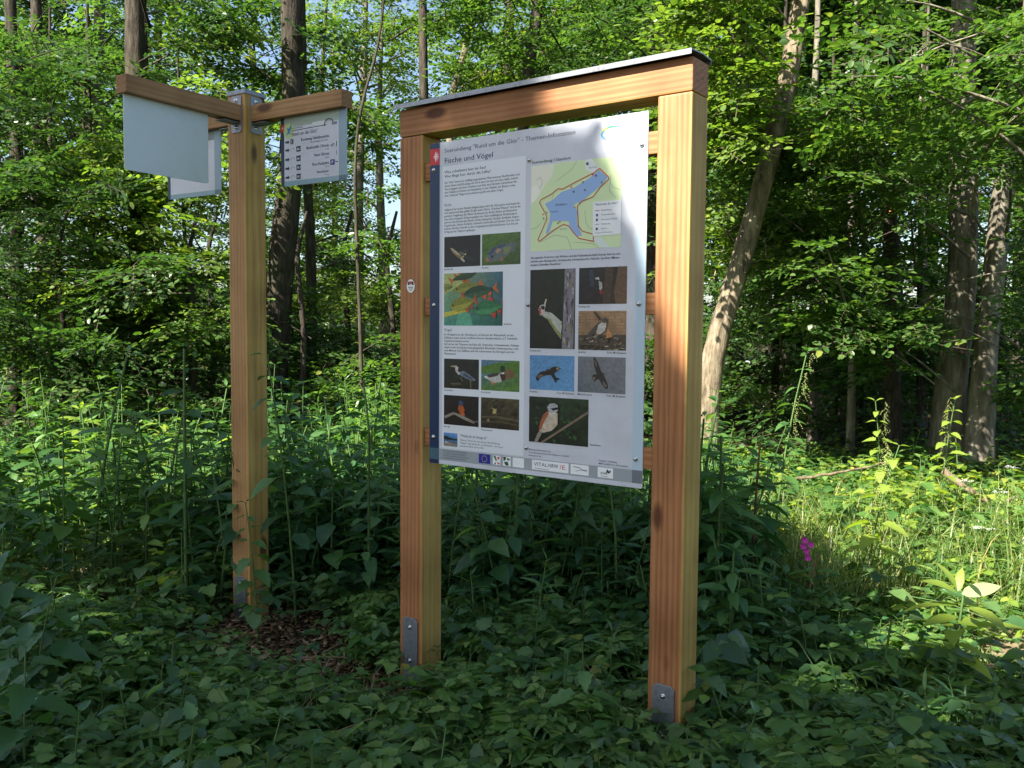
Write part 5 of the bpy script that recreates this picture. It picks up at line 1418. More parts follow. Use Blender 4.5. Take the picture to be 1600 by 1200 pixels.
BLm = {'nettle': blade(9, .60, .17, fold=.15, droop=.22, peak=.33), 'balsam': blade(6, .34, fold=.14, droop=.30, peak=.42), 'willow': blade(5, .17, fold=.15, droop=.3, peak=.36), 'bramble': blade(9, .66, .16, fold=.11, droop=.2, peak=.36), 'round': blade(7, .72, .16, fold=.12, droop=.2, peak=.4)}
PR, PRN = {}, {}
for kind, hs in (('nettle', (.16, .3, .5, .8, 1.1)), ('balsam', (.3, .6, .9, 1.2)), ('willow', (.3, .6)), ('bramble', (.14, .26)), ('herb', (.10, .18, .28)), ('ferny', (.12, .22))):
    PR[kind] = [(h, [proto(kind, h, pg, BLs) for _ in range(5)]) for h in hs]
    PRN[kind] = [(h, [proto(kind, h, pg, BLm) for _ in range(5)]) for h in hs if h < .7]

KM = {'nettle': 0, 'balsam': 0, 'willow': 0, 'bramble': 2, 'herb': 3, 'ferny': 4}
def bake(name, label, cat, rows, mats, PR=PR):
    """rows = [(kind, x, y, h)] -> one mesh of many low plants nobody could count"""
    grp = {}
    for kind, x, y, h in rows:
        hs = PR[kind]
        i = min(range(len(hs)), key=lambda k: abs(math.log(hs[k][0] / h)))
        grp.setdefault((kind, i, int(pg.integers(0, 5))), []).append((x, y, h / hs[i][0]))
    Vs, Fs, Ms, off = [], [], [], 0
    for (kind, i, v), L in grp.items():
        V, f, m = PR[kind][i][1][v]
        L = np.array(L); n = len(L)
        az = pg.uniform(0, 6.28, n); ti = pg.normal(0, .13, (n, 2))
        up = np.stack([ti[:, 0], ti[:, 1], np.ones(n)], 1)
        M = frames(np.stack([np.cos(az), np.sin(az), np.zeros(n)], 1), up)
        Z = np.cross(M[:, :, 0], M[:, :, 1])
        T_ = np.stack([L[:, 0], L[:, 1], ground_z(L[:, 0], L[:, 1]) - .01], 1)
        a, b = place(V, f, M, T_, np.clip(L[:, 2], .6, 1.5) * pg.uniform(.8, 1.2, n))
        Vs.append(a); Fs.append(b + off); off += len(a)
        Ms.append(np.tile(np.where(m == 1, 1, KM[kind]), n))
    o = link(name, np_mesh(name, np.concatenate(Vs), np.concatenate(Fs), mats, np.concatenate(Ms)))
    return tag(o, label, cat, kind='stuff')

def to_px(x, y): return 800 + x / y * F
def limit(x, y):
    """tallest plant that still leaves the posts, feet and soil in view"""
    p = to_px(x, y)
    def cap(row): return CAM_Z - (row - 508) / F * y
    if y < 4.12 and p < 560:
        row = np.interp(p, [-200, 0, 200, 330, 400, 470, 560], [860, 880, 930, 985, 1010, 1060, 1060])
    elif y < 3.62 and p < 1000: row = np.interp(p, [560, 590, 700, 760, 950, 1000], [1060, 1075, 1068, 1010, 1010, 1050])
    elif y < 2.95 and p < 1110: row = 1085
    elif y < 3.3: row = np.interp(p, [1000, 1110, 1160, 1450, 1800], [1080, 1080, 1010, 1045, 1060])
    elif y < 4.1: row = np.interp(p, [560, 700, 1000, 1110, 1200, 1420, 1480, 1800], [930, 900, 860, 850, 850, 960, 1045, 1050])
    else: row = np.interp(p, [-200, 0, 350, 380, 430, 620, 640, 1000, 1110, 1300, 1600, 1900], [560, 600, 600, 640, 540, 560, 700, 700, 640, 670, 640, 600])
    return cap(row)
def on_bare(x, y):
    if ((x + 1.08) / .52) ** 2 + ((y - 3.92) / .40) ** 2 < 1: return pg.random() < .96
    for (ax, ay), (bx, by) in zip([(6.0, 2.3), (4.2, 3.0), (3.1, 3.5), (2.45, 4.0), (2.1, 4.6)], [(4.2, 3.0), (3.1, 3.5), (2.45, 4.0), (2.1, 4.6), (2.0, 5.0)]):
        t = max(0, min(1, ((x - ax) * (bx - ax) + (y - ay) * (by - ay)) / ((bx - ax) ** 2 + (by - ay) ** 2)))
        if math.hypot(x - ax - t * (bx - ax), y - ay - t * (by - ay)) < .3: return pg.random() < .95
    for cx, cy_ in ((-.40, 3.62), (.57, 2.92), (-1.25, 4.2)):
        if abs(x - cx) < .09 and abs(y - cy_) < .09: return True
    return False
near_mix = [('bramble', 2.4), ('nettle', 2.2), ('herb', 4), ('ferny', 7)]
def clump(x, y): return .30 + .70 * max(0.0, min(1.0, .5 + .9 * math.sin(x * 4.1 + 1.7 * math.sin(y * 2.9)) * math.sin(y * 4.7 + 1.3 * math.sin(x * 3.3))))
def scatter(n, x0, x1, y0, y1, mix, hr, dens=None, cut=True):
    rows = []
    ks = [k for k, _ in mix]; ps = np.array([w for _, w in mix]); ps = ps / ps.sum()
    while n > 0:
        n -= 1
        x, y = pg.uniform(x0, x1), pg.uniform(y0, y1)
        if (cut and abs(x) > y * .66 + .5) or on_bare(x, y): continue
        if dens is not None and pg.random() > dens(x, y): continue
        k = ks[pg.choice(len(ks), p=ps)]
        h = pg.uniform(*hr[k]) * (1 if y < 4.3 else .45 + .75 * clump(x * .6 + 9, y * .6)); h = min(h, limit(x, y) * pg.uniform(.5, 1.0))
        if h < .05: continue
        if y < 3.6 and (575 < to_px(x, y) < 720 or (y < 2.95 and 985 < to_px(x, y) < 1085)) and limit(x, y) < .15: continue
        if h < .2 and k in ('balsam', 'willow'): k = 'herb'
        rows.append((k, x, y, h))
    return rows
near_h = {'bramble': (.08, .24), 'nettle': (.14, .5), 'herb': (.08, .28), 'ferny': (.14, .36), 'balsam': (.3, .9), 'willow': (.3, .7)}
rows = scatter(4300, -3.4, 3.4, 1.35, 4.3, near_mix, near_h, clump)
bake('ground_cover', 'dense low herbs, brambles and young nettles in the shaded foreground', 'ground cover', rows, [LEAF_NETTLE, STEM_GREEN, LEAF_BRAMBLE, LEAF_HERB, LEAF_FERNY], PRN)
mid_h = {'bramble': (.2, .4), 'nettle': (.45, 1.25), 'balsam': (.5, 1.3), 'herb': (.15, .35), 'ferny': (.15, .3), 'willow': (.5, .9)}
rows = scatter(1350, -1.7, 1.4, 3.75, 6.2, [('nettle', 4), ('balsam', 2.5), ('bramble', 1), ('herb', 1), ('willow', 1.5), ('ferny', 1)], mid_h, lambda x, y: clump(x * .8 + 2, y * .8))
bake('nettle_thicket', 'tall dark thicket of nettles and balsam behind the board', 'thicket', rows, [LEAF_NETTLE, STEM_GREEN, LEAF_BRAMBLE, LEAF_HERB, LEAF_FERNY])
rows = scatter(2100, -6.2, -1.0, 4.4, 9.4, [('nettle', 3), ('balsam', 2.5), ('bramble', 2), ('herb', 3), ('ferny', 3), ('willow', 1.5)], mid_h, lambda x, y: clump(x * .7 + 4, y * .7))
bake('herb_layer', 'knee-high herbs and nettles, partly sunlit, behind the signpost', 'undergrowth', rows, [LEAF_HERB, STEM_GREEN, LEAF_BRAMBLE, LEAF_BRIGHT, LEAF_FERNY])
rows = scatter(900, -1.2, 1.6, 6.2, 9.5, [('nettle', 4), ('balsam', 2), ('bramble', 2), ('herb', 2)], mid_h)
rows += scatter(1500, 1.0, 6.2, 5.3, 9.5, [('bramble', 2), ('herb', 7), ('nettle', 1), ('ferny', 3)], {**mid_h, 'nettle': (.3, .7)})
bake('herb_layer', 'bright sunlit ground elder and brambles in the glade at the right', 'undergrowth', rows, [LEAF_FERNY, STEM_GREEN, LEAF_HERB, LEAF_BRIGHT, LEAF_FERNY])
def glade(x, y): return x > .98 + .3 * max(0, 5.6 - y) and y > 3.3
rows = scatter(1300, .75, 4.2, 2.6, 5.6, [('balsam', 2), ('nettle', 2), ('herb', 4), ('ferny', 4), ('willow', 1.5), ('bramble', 1)], {**mid_h, 'nettle': (.25, .7), 'balsam': (.3, .75)}, lambda x, y: 0 if glade(x, y) else 1)
rows2 = scatter(2200, .9, 4.8, 3.3, 5.6, [('herb', 5), ('ferny', 5), ('willow', .5), ('bramble', .6)], {**mid_h, 'herb': (.1, .24), 'ferny': (.12, .3), 'willow': (.25, .45), 'bramble': (.1, .2)}, lambda x, y: clump(x, y) if glade(x, y) else 0)
bake('herb_layer', 'low bright herbs in the sunlit part of the glade round the path', 'undergrowth', rows2, [LEAF_FERNY, STEM_GREEN, LEAF_HERB, LEAF_BRIGHT, LEAF_FERNY])
bake('herb_layer', 'mixed herbs and balsam seedlings right of the right-hand post', 'undergrowth', rows, [LEAF_NETTLE, STEM_GREEN, LEAF_BRAMBLE, LEAF_HERB, LEAF_FERNY])

rows = scatter(1500, 2.0, 8.5, .8, 7.5, [('herb', 5), ('bramble', 3), ('nettle', 1)], {**mid_h, 'nettle': (.3, .6)}, lambda x, y: 1.0 if x > y * .66 + .3 else 0.0, False)
bake('herb_layer', 'sunlit ground elder spreading on beyond the right edge', 'undergrowth', rows, [LEAF_FERNY, STEM_GREEN, LEAF_HERB, LEAF_BRIGHT, LEAF_FERNY])

# shrubby undergrowth far back under the trees
n = 2600
xx, yy = pg.uniform(-14, 14, n), pg.uniform(8.6, 24, n)
m = np.abs(xx) < yy * .66 + 1
xx, yy = xx[m], yy[m]; n = len(xx)
az = pg.uniform(0, 6.28, n)
P = np.stack([xx, yy, ground_z(xx, yy) + pg.uniform(.05, .9, n) ** 1.3], 1)
D = np.stack([np.cos(az), np.sin(az), pg.uniform(-.1, .6, n)], 1)
o = link('woodland_undergrowth', sprays_mesh('woodland_undergrowth', P, D, pg.uniform(.7, 1.2, n), SPRAY_FAR, [LEAF_DARK, BARK_TWIG], pg))
tag(o, 'dark leafy undergrowth on the wood floor between the trunks', 'undergrowth', kind='stuff')

n = 1700
yy = pg.uniform(24, 75, n); xx = pg.uniform(-.8, .8, n) * yy
az = pg.uniform(0, 6.28, n)
P = np.stack([xx, yy, ground_z(xx, yy) + pg.uniform(.1, 1, n) ** 1.5 * yy * .055], 1)
D = np.stack([np.cos(az), np.sin(az), pg.uniform(-.1, .6, n)], 1)
o = link('woodland_undergrowth', sprays_mesh('woodland_undergrowth', P, D, yy * .075 * pg.uniform(.7, 1.2, n), SPRAY_FAR, [LEAF_BEECH, BARK_TWIG], pg))
tag(o, 'distant light-green thicket closing the view between the trunks', 'undergrowth', kind='stuff')

# ---------------------------------------------------------------- grass
def grass(name, label, n, region, hr):
    Vs, Fs, off = [], [], 0
    out = []
    while len(out) < n:
        x, y = region()
        if on_bare(x, y) and pg.random() < .8: continue
        out.append((x, y))
    for x, y in out:
        cx, cy_ = x, y
        h = pg.uniform(*hr); h = min(h, max(.08, limit(x, y) * (1.25 if y > 4.1 else 1)))
        a = pg.uniform(0, 6.28); lean = pg.uniform(.15, .75) * h; w = pg.uniform(.0022, .0045)
        u = np.array([math.cos(a), math.sin(a), 0]); s = np.array([-math.sin(a), math.cos(a), 0]) * w
        z0_ = float(ground_z(cx, cy_))
        t = np.linspace(0, 1, 5)
        P = np.array([cx, cy_, z0_]) + u * (lean * t ** 2)[:, None] + np.array([0, 0, 1.0]) * (h * (t - .28 * t ** 3))[:, None]
        ww = np.array([1, 1, .85, .55, .05])[:, None]
        V = np.concatenate([P + s * ww, P - s * ww])
        Vs.append(V); Fs.append(np.array([(i, i + 1, i + 6, i + 5) for i in range(4)]) + off); off += 10
    o = link(name, np_mesh(name, np.concatenate(Vs), np.concatenate(Fs), [GRASS]))
    return tag(o, label, 'grass', kind='stuff')
def reg_right():
    q = pg.random()
    if q < .35: return pg.normal(1.75, .4), pg.normal(4.8, .45)
    if q < .75: return pg.uniform(1.4, 4.0), pg.uniform(4.4, 6.6)
    return pg.uniform(1.5, 3.2), pg.uniform(2.9, 4.4)
grass('grass', 'long pale grass around the path at the right', 5200, reg_right, (.2, .68))
grass('grass', 'short grass in the shade beside the left path', 2200, lambda: (pg.uniform(-4.5, -1.8), pg.uniform(4.4, 6.0)), (.1, .35))
grass('grass', 'scattered grass blades among the front herbs', 2400, lambda: (pg.uniform(-2.2, 2.0), pg.uniform(1.9, 3.6)), (.08, .30))

# ---------------------------------------------------------------- plants one can point to
LEAFM = {}
for k, (V, f) in BL.items():
    for mm in (LEAF_NETTLE, LEAF_HERB, LEAF_BRIGHT, LEAF_FERNY):
        LEAFM[k, mm.name] = np_mesh('leaf', V, f, [mm])
def plant(name, kind, px, D, h, label, leaf, stem_m, seed, group=None, lean=(0, 0), cat='plant', big=1.0, x=None):
    r = np.random.default_rng(500 + seed)
    if x is None: x = (px - 800) / F * D
    z = float(ground_z(x, D))
    root = empty(name, (x, D, z - .01)); tag(root, label, cat, group)
    st, lv = plan(kind, h, r)
    def sh_(p):
        p = np.array(p, float); t = p[..., 2] / h
        p[..., 0] += lean[0] * t * t; p[..., 1] += lean[1] * t * t
        return p
    parts = [tube(sh_(P), np.linspace(rad, rad * .5, len(P)), 5) for P, rad in st]
    link('stem', np_mesh('stem', *join(parts), [stem_m], smooth=True), root)
    for p, d, l, b in lv:
        up = np.array([[r.normal(0, .2), r.normal(0, .2), 1.0]])
        M = frames(np.array([d]), up)[0] * (l * big)
        mw = Matrix(np.vstack([np.hstack([M, sh_(p)[:, None]]), [0, 0, 0, 1]]).tolist())
        link('leaf', LEAFM[b, leaf.name], root, None, mw)
    return root
plant('nettle', 'nettle', 398, 3.9, .66, 'nettle growing right in front of the foot of the signpost', LEAF_HERB, STEM_GREEN, 1, big=.8)
plant('balsam', 'balsam', 122, 6.3, .88, 'sunlit balsam with a star of leaves at the far left', LEAF_BRIGHT, STEM_GREEN, 2, big=1.1)
plant('balsam', 'balsam', 383, 6.4, .86, 'sunlit balsam just behind the signpost on its left', LEAF_BRIGHT, STEM_GREEN, 3, big=1.1)
plant('balsam', 'balsam', 250, 6.7, .80, 'sunlit balsam midway between the left edge and the signpost', LEAF_BRIGHT, STEM_GREEN, 4)
plant('willowherb', 'willow', 838, 3.62, .54, 'narrow-leaved willowherb standing alone under the panel', LEAF_HERB, STEM_GREEN, 5, big=1.1)
plant('willowherb', 'willow', 960, 3.3, .34, 'small narrow-leaved willowherb under the right half of the panel', LEAF_HERB, STEM_GREEN, 6)
plant('willowherb', 'willow', 1205, 3.7, .5, 'narrow-leaved willowherb right of the right-hand post', LEAF_HERB, STEM_GREEN, 7)
for i, (px, D, h, l) in enumerate(((806, 4.5, 1.3, 'tall balsam with a thick stem behind the lower edge of the panel'), (922, 4.4, 1.25, 'tall balsam behind the logo end of the panel'), (870, 5.0, 1.3, 'tall balsam deeper behind the middle of the panel'), (745, 4.8, 1.2, 'tall balsam behind the lower left part of the panel'))):
    plant('balsam', 'balsam', px, D, h, l, LEAF_NETTLE, STEM_GREEN, 10 + i, big=1.15)
for i, (px, D, h, l) in enumerate(((1125, 4.1, .88, 'tall balsam touching the right-hand post from behind'), (1182, 4.4, .92, 'reddish-stemmed balsam between the right post and the glade'), (1150, 3.6, .6, 'shaded balsam low beside the right-hand post'), (1395, 3.35, .42, 'broad-leaved balsam left of the earth path'))):
    plant('balsam', 'balsam', px, D, h, l, LEAF_HERB, STEM_RED if i == 1 else STEM_GREEN, 20 + i, big=1.05)
for i, (px, D, h, l) in enumerate(((605, 4.7, 1.1, 'tall nettle close to the left of the left-hand post'), (560, 5.2, 1.2, 'tall nettle in the gap between signpost and board'), (505, 4.9, .95, 'nettle in the gap, nearer the signpost'), (470, 5.6, 1.1, 'tall nettle just right of the signpost post'),
                                    (260, 4.9, .75, 'shaded nettle left of the signpost, beside the path'), (70, 4.6, .7, 'shaded nettle at the left edge behind the path'), (1010, 4.6, 1.0, 'nettle seen in the slit beside the right edge of the panel'))):
    plant('nettle', 'nettle', px, D, h, l, LEAF_NETTLE, STEM_GREEN, 30 + i)
fr = [(1195, 2.95, .36), (1335, 3.05, .40), (1100, 2.62, .27), (1260, 2.7, .28), (1460, 2.75, .30), (1560, 2.9, .34), (1130, 2.45, .26), (1400, 2.5, .24)]
fl_ = ['nettle with broad light leaves just right of the right post foot', 'leafy nettle in front of the broad-leaved balsam', 'nettle whose leaves cover the steel foot of the right post', 'low nettle in the lower right foreground', 'nettle below the earth path', 'nettle at the lower right edge', 'low nettle at the bottom edge right of the right post', 'small nettle at the bottom edge far right']
for i, ((px, D, h), l) in enumerate(zip(fr, fl_)):
    plant('nettle', 'nettle', px, D, h, l, LEAF_FERNY if i < 3 else LEAF_HERB, STEM_GREEN, 40 + i, big=1.15)
fr = [(660, 2.95, .2), (905, 2.85, .26), (760, 2.75, .2), (985, 2.6, .24), (560, 2.9, .17), (830, 2.55, .18)]
fl_ = ['low nettle in front of the left post foot', 'low nettle under the right part of the panel', 'low nettle in the bottom foreground left of the willowherb', 'low nettle left of the right post foot', 'small nettle between the two posts of signpost and board', 'small nettle at the bottom edge under the panel']
for i, ((px, D, h), l) in enumerate(zip(fr, fl_)):
    plant('nettle', 'nettle', px, D, h, l, LEAF_HERB, STEM_GREEN, 60 + i, big=1.1)
fr = [(20, 2.5, .52), (95, 2.35, .40), (190, 2.7, .34), (40, 3.1, .55), (250, 2.45, .24), (130, 3.3, .42), (330, 3.0, .22), (-10, 3.6, .7), (300, 3.6, .28)]
fl_ = ['large-leaved dark nettle at the lower left edge', 'dark nettle in the lower left corner', 'nettle right of the dark corner nettle', 'tall shaded nettle at the left edge', 'small nettle at the bottom edge at the left', 'shaded nettle above the lower left corner', 'small nettle beside the fallen branch', 'tall shaded nettle half out of view at the left', 'small nettle left of the signpost foot']
for i, ((px, D, h), l) in enumerate(zip(fr, fl_)):
    plant('nettle', 'nettle', px, D, h, l, LEAF_NETTLE, STEM_GREEN, 80 + i, big=1.45 if i < 2 else 1.15)
def seed_spikes(root, h, lean, r, z0, n, m):
    """drooping strings of seeds along the top of a nettle or dock"""
    Vs, Fs, off = [], [], 0
    o8 = np.array([(1, 0, 0), (-1, 0, 0), (0, 1, 0), (0, -1, 0), (0, 0, 1), (0, 0, -1)], float)
    f8 = np.array([(0, 2, 4), (2, 1, 4), (1, 3, 4), (3, 0, 4), (2, 0, 5), (1, 2, 5), (3, 1, 5), (0, 3, 5)])
    for k in range(n):
        t = z0 + (1 - z0) * (k + .5) / n
        b = np.array([lean[0] * t * t, lean[1] * t * t, h * t]); a = r.uniform(0, 6.28)
        L = .07 * (1.25 - t) + .012
        for j in range(9):
            q = b + np.array([math.cos(a), math.sin(a), 0]) * L * (j + 1) / 9 + np.array([0, 0, -.9 * L * ((j + 1) / 9) ** 2]) + r.normal(0, .003, 3)
            Vs.append(o8 * r.uniform(.0016, .0034) + q); Fs.append(f8 + off); off += 6
    o = link('seed_spike', np_mesh('seed_spike', np.concatenate(Vs), np.concatenate(Fs), [m]), root); o['kind'] = 'stuff'
SEED = plain('pale_green_seeds', (.26, .30, .10, 1), .7)
p = plant('seeding_nettle', 'nettle', 1215, 5.0, 1.38, 'tall leaning nettle with pale seed strings against the dark wood', LEAF_HERB, STEM_GREEN, 100, lean=(.20, 0)); seed_spikes(p, 1.38, (.2, 0), np.random.default_rng(1), .5, 46, SEED)
p = plant('seeding_dock', 'nettle', 1362, 4.5, .92, 'sunlit dock with a yellow-green drooping seed head in the glade', LEAF_BRIGHT, STEM_GREEN, 101, lean=(.10, 0)); seed_spikes(p, .92, (.1, 0), np.random.default_rng(2), .35, 70, plain('yellow_green_seeds', (.27, .31, .09, 1), .7))
p = plant('seeding_nettle', 'nettle', 1475, 6.0, 1.05, 'seeding nettle in front of the thick grey beech trunk', LEAF_BRIGHT, STEM_GREEN, 102, lean=(.05, 0)); seed_spikes(p, 1.05, (.05, 0), np.random.default_rng(3), .5, 36, SEED)
p = plant('seeding_nettle', 'nettle', 1385, 6.4, 1.0, 'seeding nettle at the back of the glade', LEAF_BRIGHT, STEM_GREEN, 103); seed_spikes(p, 1.0, (0, 0), np.random.default_rng(4), .5, 36, SEED)
# balsam with pink flowers
fp = plant('flowering_balsam', 'balsam', 1266, 4.0, .47, 'balsam carrying the only pink flowers, in front of the glade', LEAF_HERB, STEM_RED, 110)
PINK = plain('pink_petal', (.50, .07, .36, 1), .5)
for k, (dx, dz) in enumerate(((0, 0), (.018, .03), (-.016, .022), (.006, -.03), (-.01, .05))):
    V, f = blade(5, .8, fold=-.3, droop=-.5, peak=.6)
    Vs = []; Fs = []
    for j in range(5):
        a = j * 1.257 + k; M = frames(np.array([[math.cos(a) * .8, math.sin(a) * .8, .35]]))
        v, ff = place(V, f, M, np.zeros((1, 3)), [.021]); Vs.append(v); Fs.append(ff + 15 * j)
    link('flower', np_mesh('flower', np.concatenate(Vs), np.concatenate(Fs), [PINK]), fp, None, T(dx, -.012, .49 + dz) @ Matrix.Rotation(R(70), 4, 'X'))
# bright-leaved balsam by the path
bp_ = plant('balsam', 'balsam', 1508, 3.3, .53, 'balsam with one large glaring pale leaf by the earth path', LEAF_BRIGHT, STEM_GREEN, 111, big=1.25)
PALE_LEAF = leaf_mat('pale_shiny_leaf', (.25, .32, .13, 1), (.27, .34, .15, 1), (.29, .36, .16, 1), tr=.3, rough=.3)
M = frames(np.array([[.95, -.1, .28]]), np.array([[-.3, -.75, .6]]))[0] * .15
o = link('leaf', np_mesh('leaf', *blade(9, .36, 0, fold=.1, droop=.12, peak=.45), [PALE_LEAF]), bp_, None, Matrix(np.vstack([np.hstack([M, np.array([[.02], [0], [.49]])]), [0, 0, 0, 1]]).tolist()))
o['label'] = 'large pale leaf shining in the sun'
for d_, u_, l_, z_ in (((-.8, -.1, .55), (.4, -.3, .8), .15, .49), ((-.35, .2, .9), (.6, -.6, .3), .13, .50), ((.25, .3, .9), (-.5, -.7, .2), .10, .50), ((-.95, -.2, .05), (0, -.3, .9), .14, .40), ((.9, .1, .05), (0, -.4, .9), .16, .38), ((.75, -.5, -.1), (0, -.2, 1), .13, .30)):
    M = frames(np.array([d_], float), np.array([u_], float))[0] * l_
    link('leaf', LEAFM['balsam', LEAF_BRIGHT.name], bp_, None, Matrix(np.vstack([np.hstack([M, np.array([[.005], [0], [z_]])]), [0, 0, 0, 1]]).tolist()))
# white umbels in the glade
WHITEF = plain('white_petals', (.75, .75, .70, 1), .6)
ul = ['white-flowered umbel at the right edge of the glade', 'white-flowered umbel just below the fallen branches', 'low white-flowered umbel right of the grass', 'white-flowered umbel in front of the beech pair']
for i, (px, D, h) in enumerate(((1570, 5.2, .46), (1520, 5.6, .5), (1545, 4.7, .38), (1590, 6.0, .55))):
    x = (px - 800) / F * D
    root = empty('white_umbel', (x, D, float(ground_z(x, D)))); tag(root, ul[i], 'flower')
    r = np.random.default_rng(i)
    prt, Vs, Fs, off = [tube(np.array([(0, 0, 0), (.01, 0, h * .5), (0, 0, h)]), [.003, .0025, .002], 5)], [], [], 0
    for k in range(9):
        a = r.uniform(0, 6.28); q = np.array([math.cos(a) * .05 * r.random() ** .5, math.sin(a) * .05 * r.random() ** .5, h + .035 + r.normal(0, .006)])
        prt.append(tube(np.array([(0, 0, h), q]), [.0012, .0008], 3))
        for j in range(9):
            w = q + np.array([r.normal(0, .008), r.normal(0, .008), r.normal(0, .002)])
            s = .0035; Vs.append(np.array([(s, 0, 0), (0, s, .001), (-s, 0, 0), (0, -s, .001)]) + w); Fs.append(np.array([(0, 1, 2, 3)]) + off); off += 4
    link('stem', np_mesh('stem', *join([(v, f) for v, f in prt]), [STEM_GREEN]), root)
    o = link('flower_head', np_mesh('flower_head', np.concatenate(Vs), np.concatenate(Fs), [WHITEF]), root); o['kind'] = 'stuff'

# ---------------------------------------------------------------- dead wood, stones, litter
def stick(name, label, pts, r0, m, cat='branch', seed=0, group=None):
    pts = np.array(pts, float)
    for p in pts: p[2] += float(ground_z(p[0], p[1]))
    P, rd = smooth_path(pts, np.linspace(r0, r0 * .45, len(pts)), 14)
    rr = np.random.default_rng(seed); P[1:-1] += rr.normal(0, r0 * .25, (len(P) - 2, 3))
    o = link(name, np_mesh(name, *tube(P, rd, 8, .08, rr), [m], smooth=True))
    return tag(o, label, cat, group)
g3 = lambda px, D, z: ((px - 800) / F * D, D, z)
DEAD = bark_mat('dead_wood', (.06, .045, .03, 1), (.15, .11, .075, 1), (.26, .2, .14, 1), 20, .5, .1)
stick('fallen_branch', 'greenish fallen branch lying among the herbs at the lower left', [g3(190, 2.82, .06), g3(260, 2.95, .10), g3(335, 3.15, .07)], .016, bark_mat('mossy_dead_wood', (.05, .05, .025, 1), (.12, .12, .05, 1), (.2, .18, .09, 1), 20, .5, .5), seed=1)
stick('fallen_branch', 'brown fallen branch at the back of the glade, sloping right', [g3(1480, 6.6, .45), g3(1540, 6.4, .30), g3(1620, 6.2, .12)], .03, DEAD, seed=2)
stick('fallen_branch', 'thin fallen branch crossing the brown one in the glade', [g3(1500, 6.5, .18), g3(1560, 6.5, .22), g3(1640, 6.5, .30)], .018, DEAD, seed=3)
stick('fallen_branch', 'low fallen branch below the leaning trunk', [g3(1240, 7.0, .3), g3(1320, 6.9, .42), g3(1390, 6.8, .5)], .014, DEAD, seed=4)
for i, (a, b) in enumerate((((455, 3.75, .03), (540, 3.70, .06)), ((470, 3.9, .05), (505, 3.62, .02)), ((500, 3.8, .04), (560, 3.9, .03)), ((330, 3.7, .04), (372, 3.55, .03)), ((520, 3.6, .03), (548, 3.75, .05)))):
    stick('dry_twig', ['pale dry twig on the bare soil right of the signpost foot', 'short dry twig crossing the pale one by the signpost', 'dry twig at the edge of the bare soil', 'dry twig left of the signpost foot', 'crooked dry twig nearest the board on the bare soil'][i], [g3(*a), g3((a[0] + b[0]) / 2, (a[1] + b[1]) / 2 + .02, a[2] + .02), g3(*b)], .005, STEM_DRY, 'twig', 10 + i)
for i, (px, D, s, l) in enumerate(((560, 2.82, .05, 'flat brown stone at the bottom edge left of the board'), (530, 3.0, .03, 'small pale stone near the flat brown one'))):
    bm = bmesh.new(); bmesh.ops.create_icosphere(bm, subdivisions=2, radius=s)
    r = np.random.default_rng(i)
    for v in bm.verts: v.co = Vector((v.co.x * 1.25, v.co.y, v.co.z * .55)) * (1 + r.normal(0, .07))
    me = bpy.data.meshes.new('stone'); bm.to_mesh(me); bm.free()
    o = link('stone', me, None, bark_mat('stone', (.14, .10, .075, 1), (.23, .17, .13, 1), (.33, .26, .2, 1), 30, .5, .1)); o.location = ((px - 800) / F * D, D, s * .3 + .03)
    tag(o, l, 'stone')
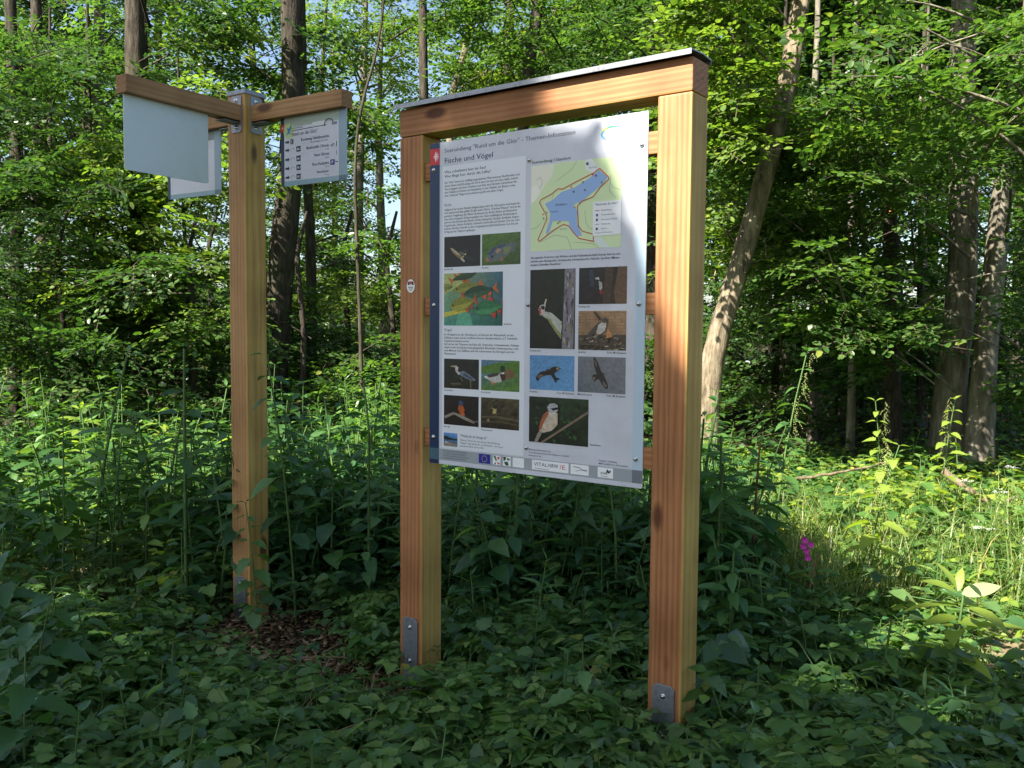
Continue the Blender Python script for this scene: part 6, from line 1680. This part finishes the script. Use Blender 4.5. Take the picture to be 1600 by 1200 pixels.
def litter(name, label, n, fn, sx, sy, m):
    V0 = np.array([(-.5, -.5, 0), (.5, -.5, .0), (.5, .5, .0), (-.5, .5, 0), (-.5, -.5, .12), (.5, -.5, .12), (.5, .5, .12), (-.5, .5, .12)])
    f0 = np.array([(4, 5, 6, 7), (0, 1, 5, 4), (1, 2, 6, 5), (2, 3, 7, 6), (3, 0, 4, 7)])
    xy = np.array([fn() for _ in range(n)])
    az = pg.uniform(0, 6.28, n)
    M = frames(np.stack([np.cos(az), np.sin(az), pg.normal(0, .25, n)], 1), np.stack([pg.normal(0, .3, n), pg.normal(0, .3, n), np.ones(n)], 1))
    Vv = V0 * np.array([sx, sy, .02])
    a, b = place(Vv, f0, M, np.stack([xy[:, 0], xy[:, 1], ground_z(xy[:, 0], xy[:, 1]) + pg.uniform(.002, .012, n)], 1), pg.uniform(.5, 1.5, n))
    o = link(name, np_mesh(name, a, b, [m])); return tag(o, label, 'litter', kind='stuff')
def chip_mat():
    def f(N, L):
        gq = N('NewGeometry'); r = ramp(N, [(0, (.05, .03, .017, 1)), (.5, (.14, .09, .05, 1)), (.88, (.25, .17, .10, 1)), (1, (.42, .32, .21, 1))]); L(gq.outputs['Random Per Island'], r.inputs[0])
        b = pbsdf(N, None, .9, .1); L(r.outputs[0], b.inputs['Base Color']); return b.outputs[0]
    return mat('wood_chips', f)
CHIP = chip_mat()
litter('wood_chips', 'brown wood chips and bark bits on the soil round the signpost', 2600, lambda: (pg.normal(-1.05, .42), pg.normal(3.9, .3)), .028, .010, CHIP)
litter('leaf_litter', 'dead brown leaves on the soil between the plants', 3500, lambda: (pg.uniform(-3, 3.4), pg.uniform(1.8, 5)), .045, .026, CHIP)

# dead stems and twigs lying and leaning among the herbs
prt = []
for k in range(210):
    x, y = pg.uniform(-2.4, 2.4), pg.uniform(1.9, 5.2)
    if on_bare(x, y) and pg.random() < .5: continue
    a = pg.uniform(0, 6.28); l = pg.uniform(.08, .34); el = pg.uniform(.0, .55)
    b = np.array([x, y, float(ground_z(x, y)) + pg.uniform(.02, .10)]); d = np.array([math.cos(a) * math.cos(el), math.sin(a) * math.cos(el), math.sin(el)]) * l
    if b[2] + d[2] > limit(x, y) + .02: continue
    prt.append(tube(np.array([b, b + d * .5 + pg.normal(0, .012, 3), b + d]), np.array([1, .8, .4]) * pg.uniform(.0015, .0035), 4))
tag(link('dead_stems', np_mesh('dead_stems', *join(prt), [STEM_DRY])), 'thin dry stems and twigs tangled in the front herbs', 'litter', kind='stuff')
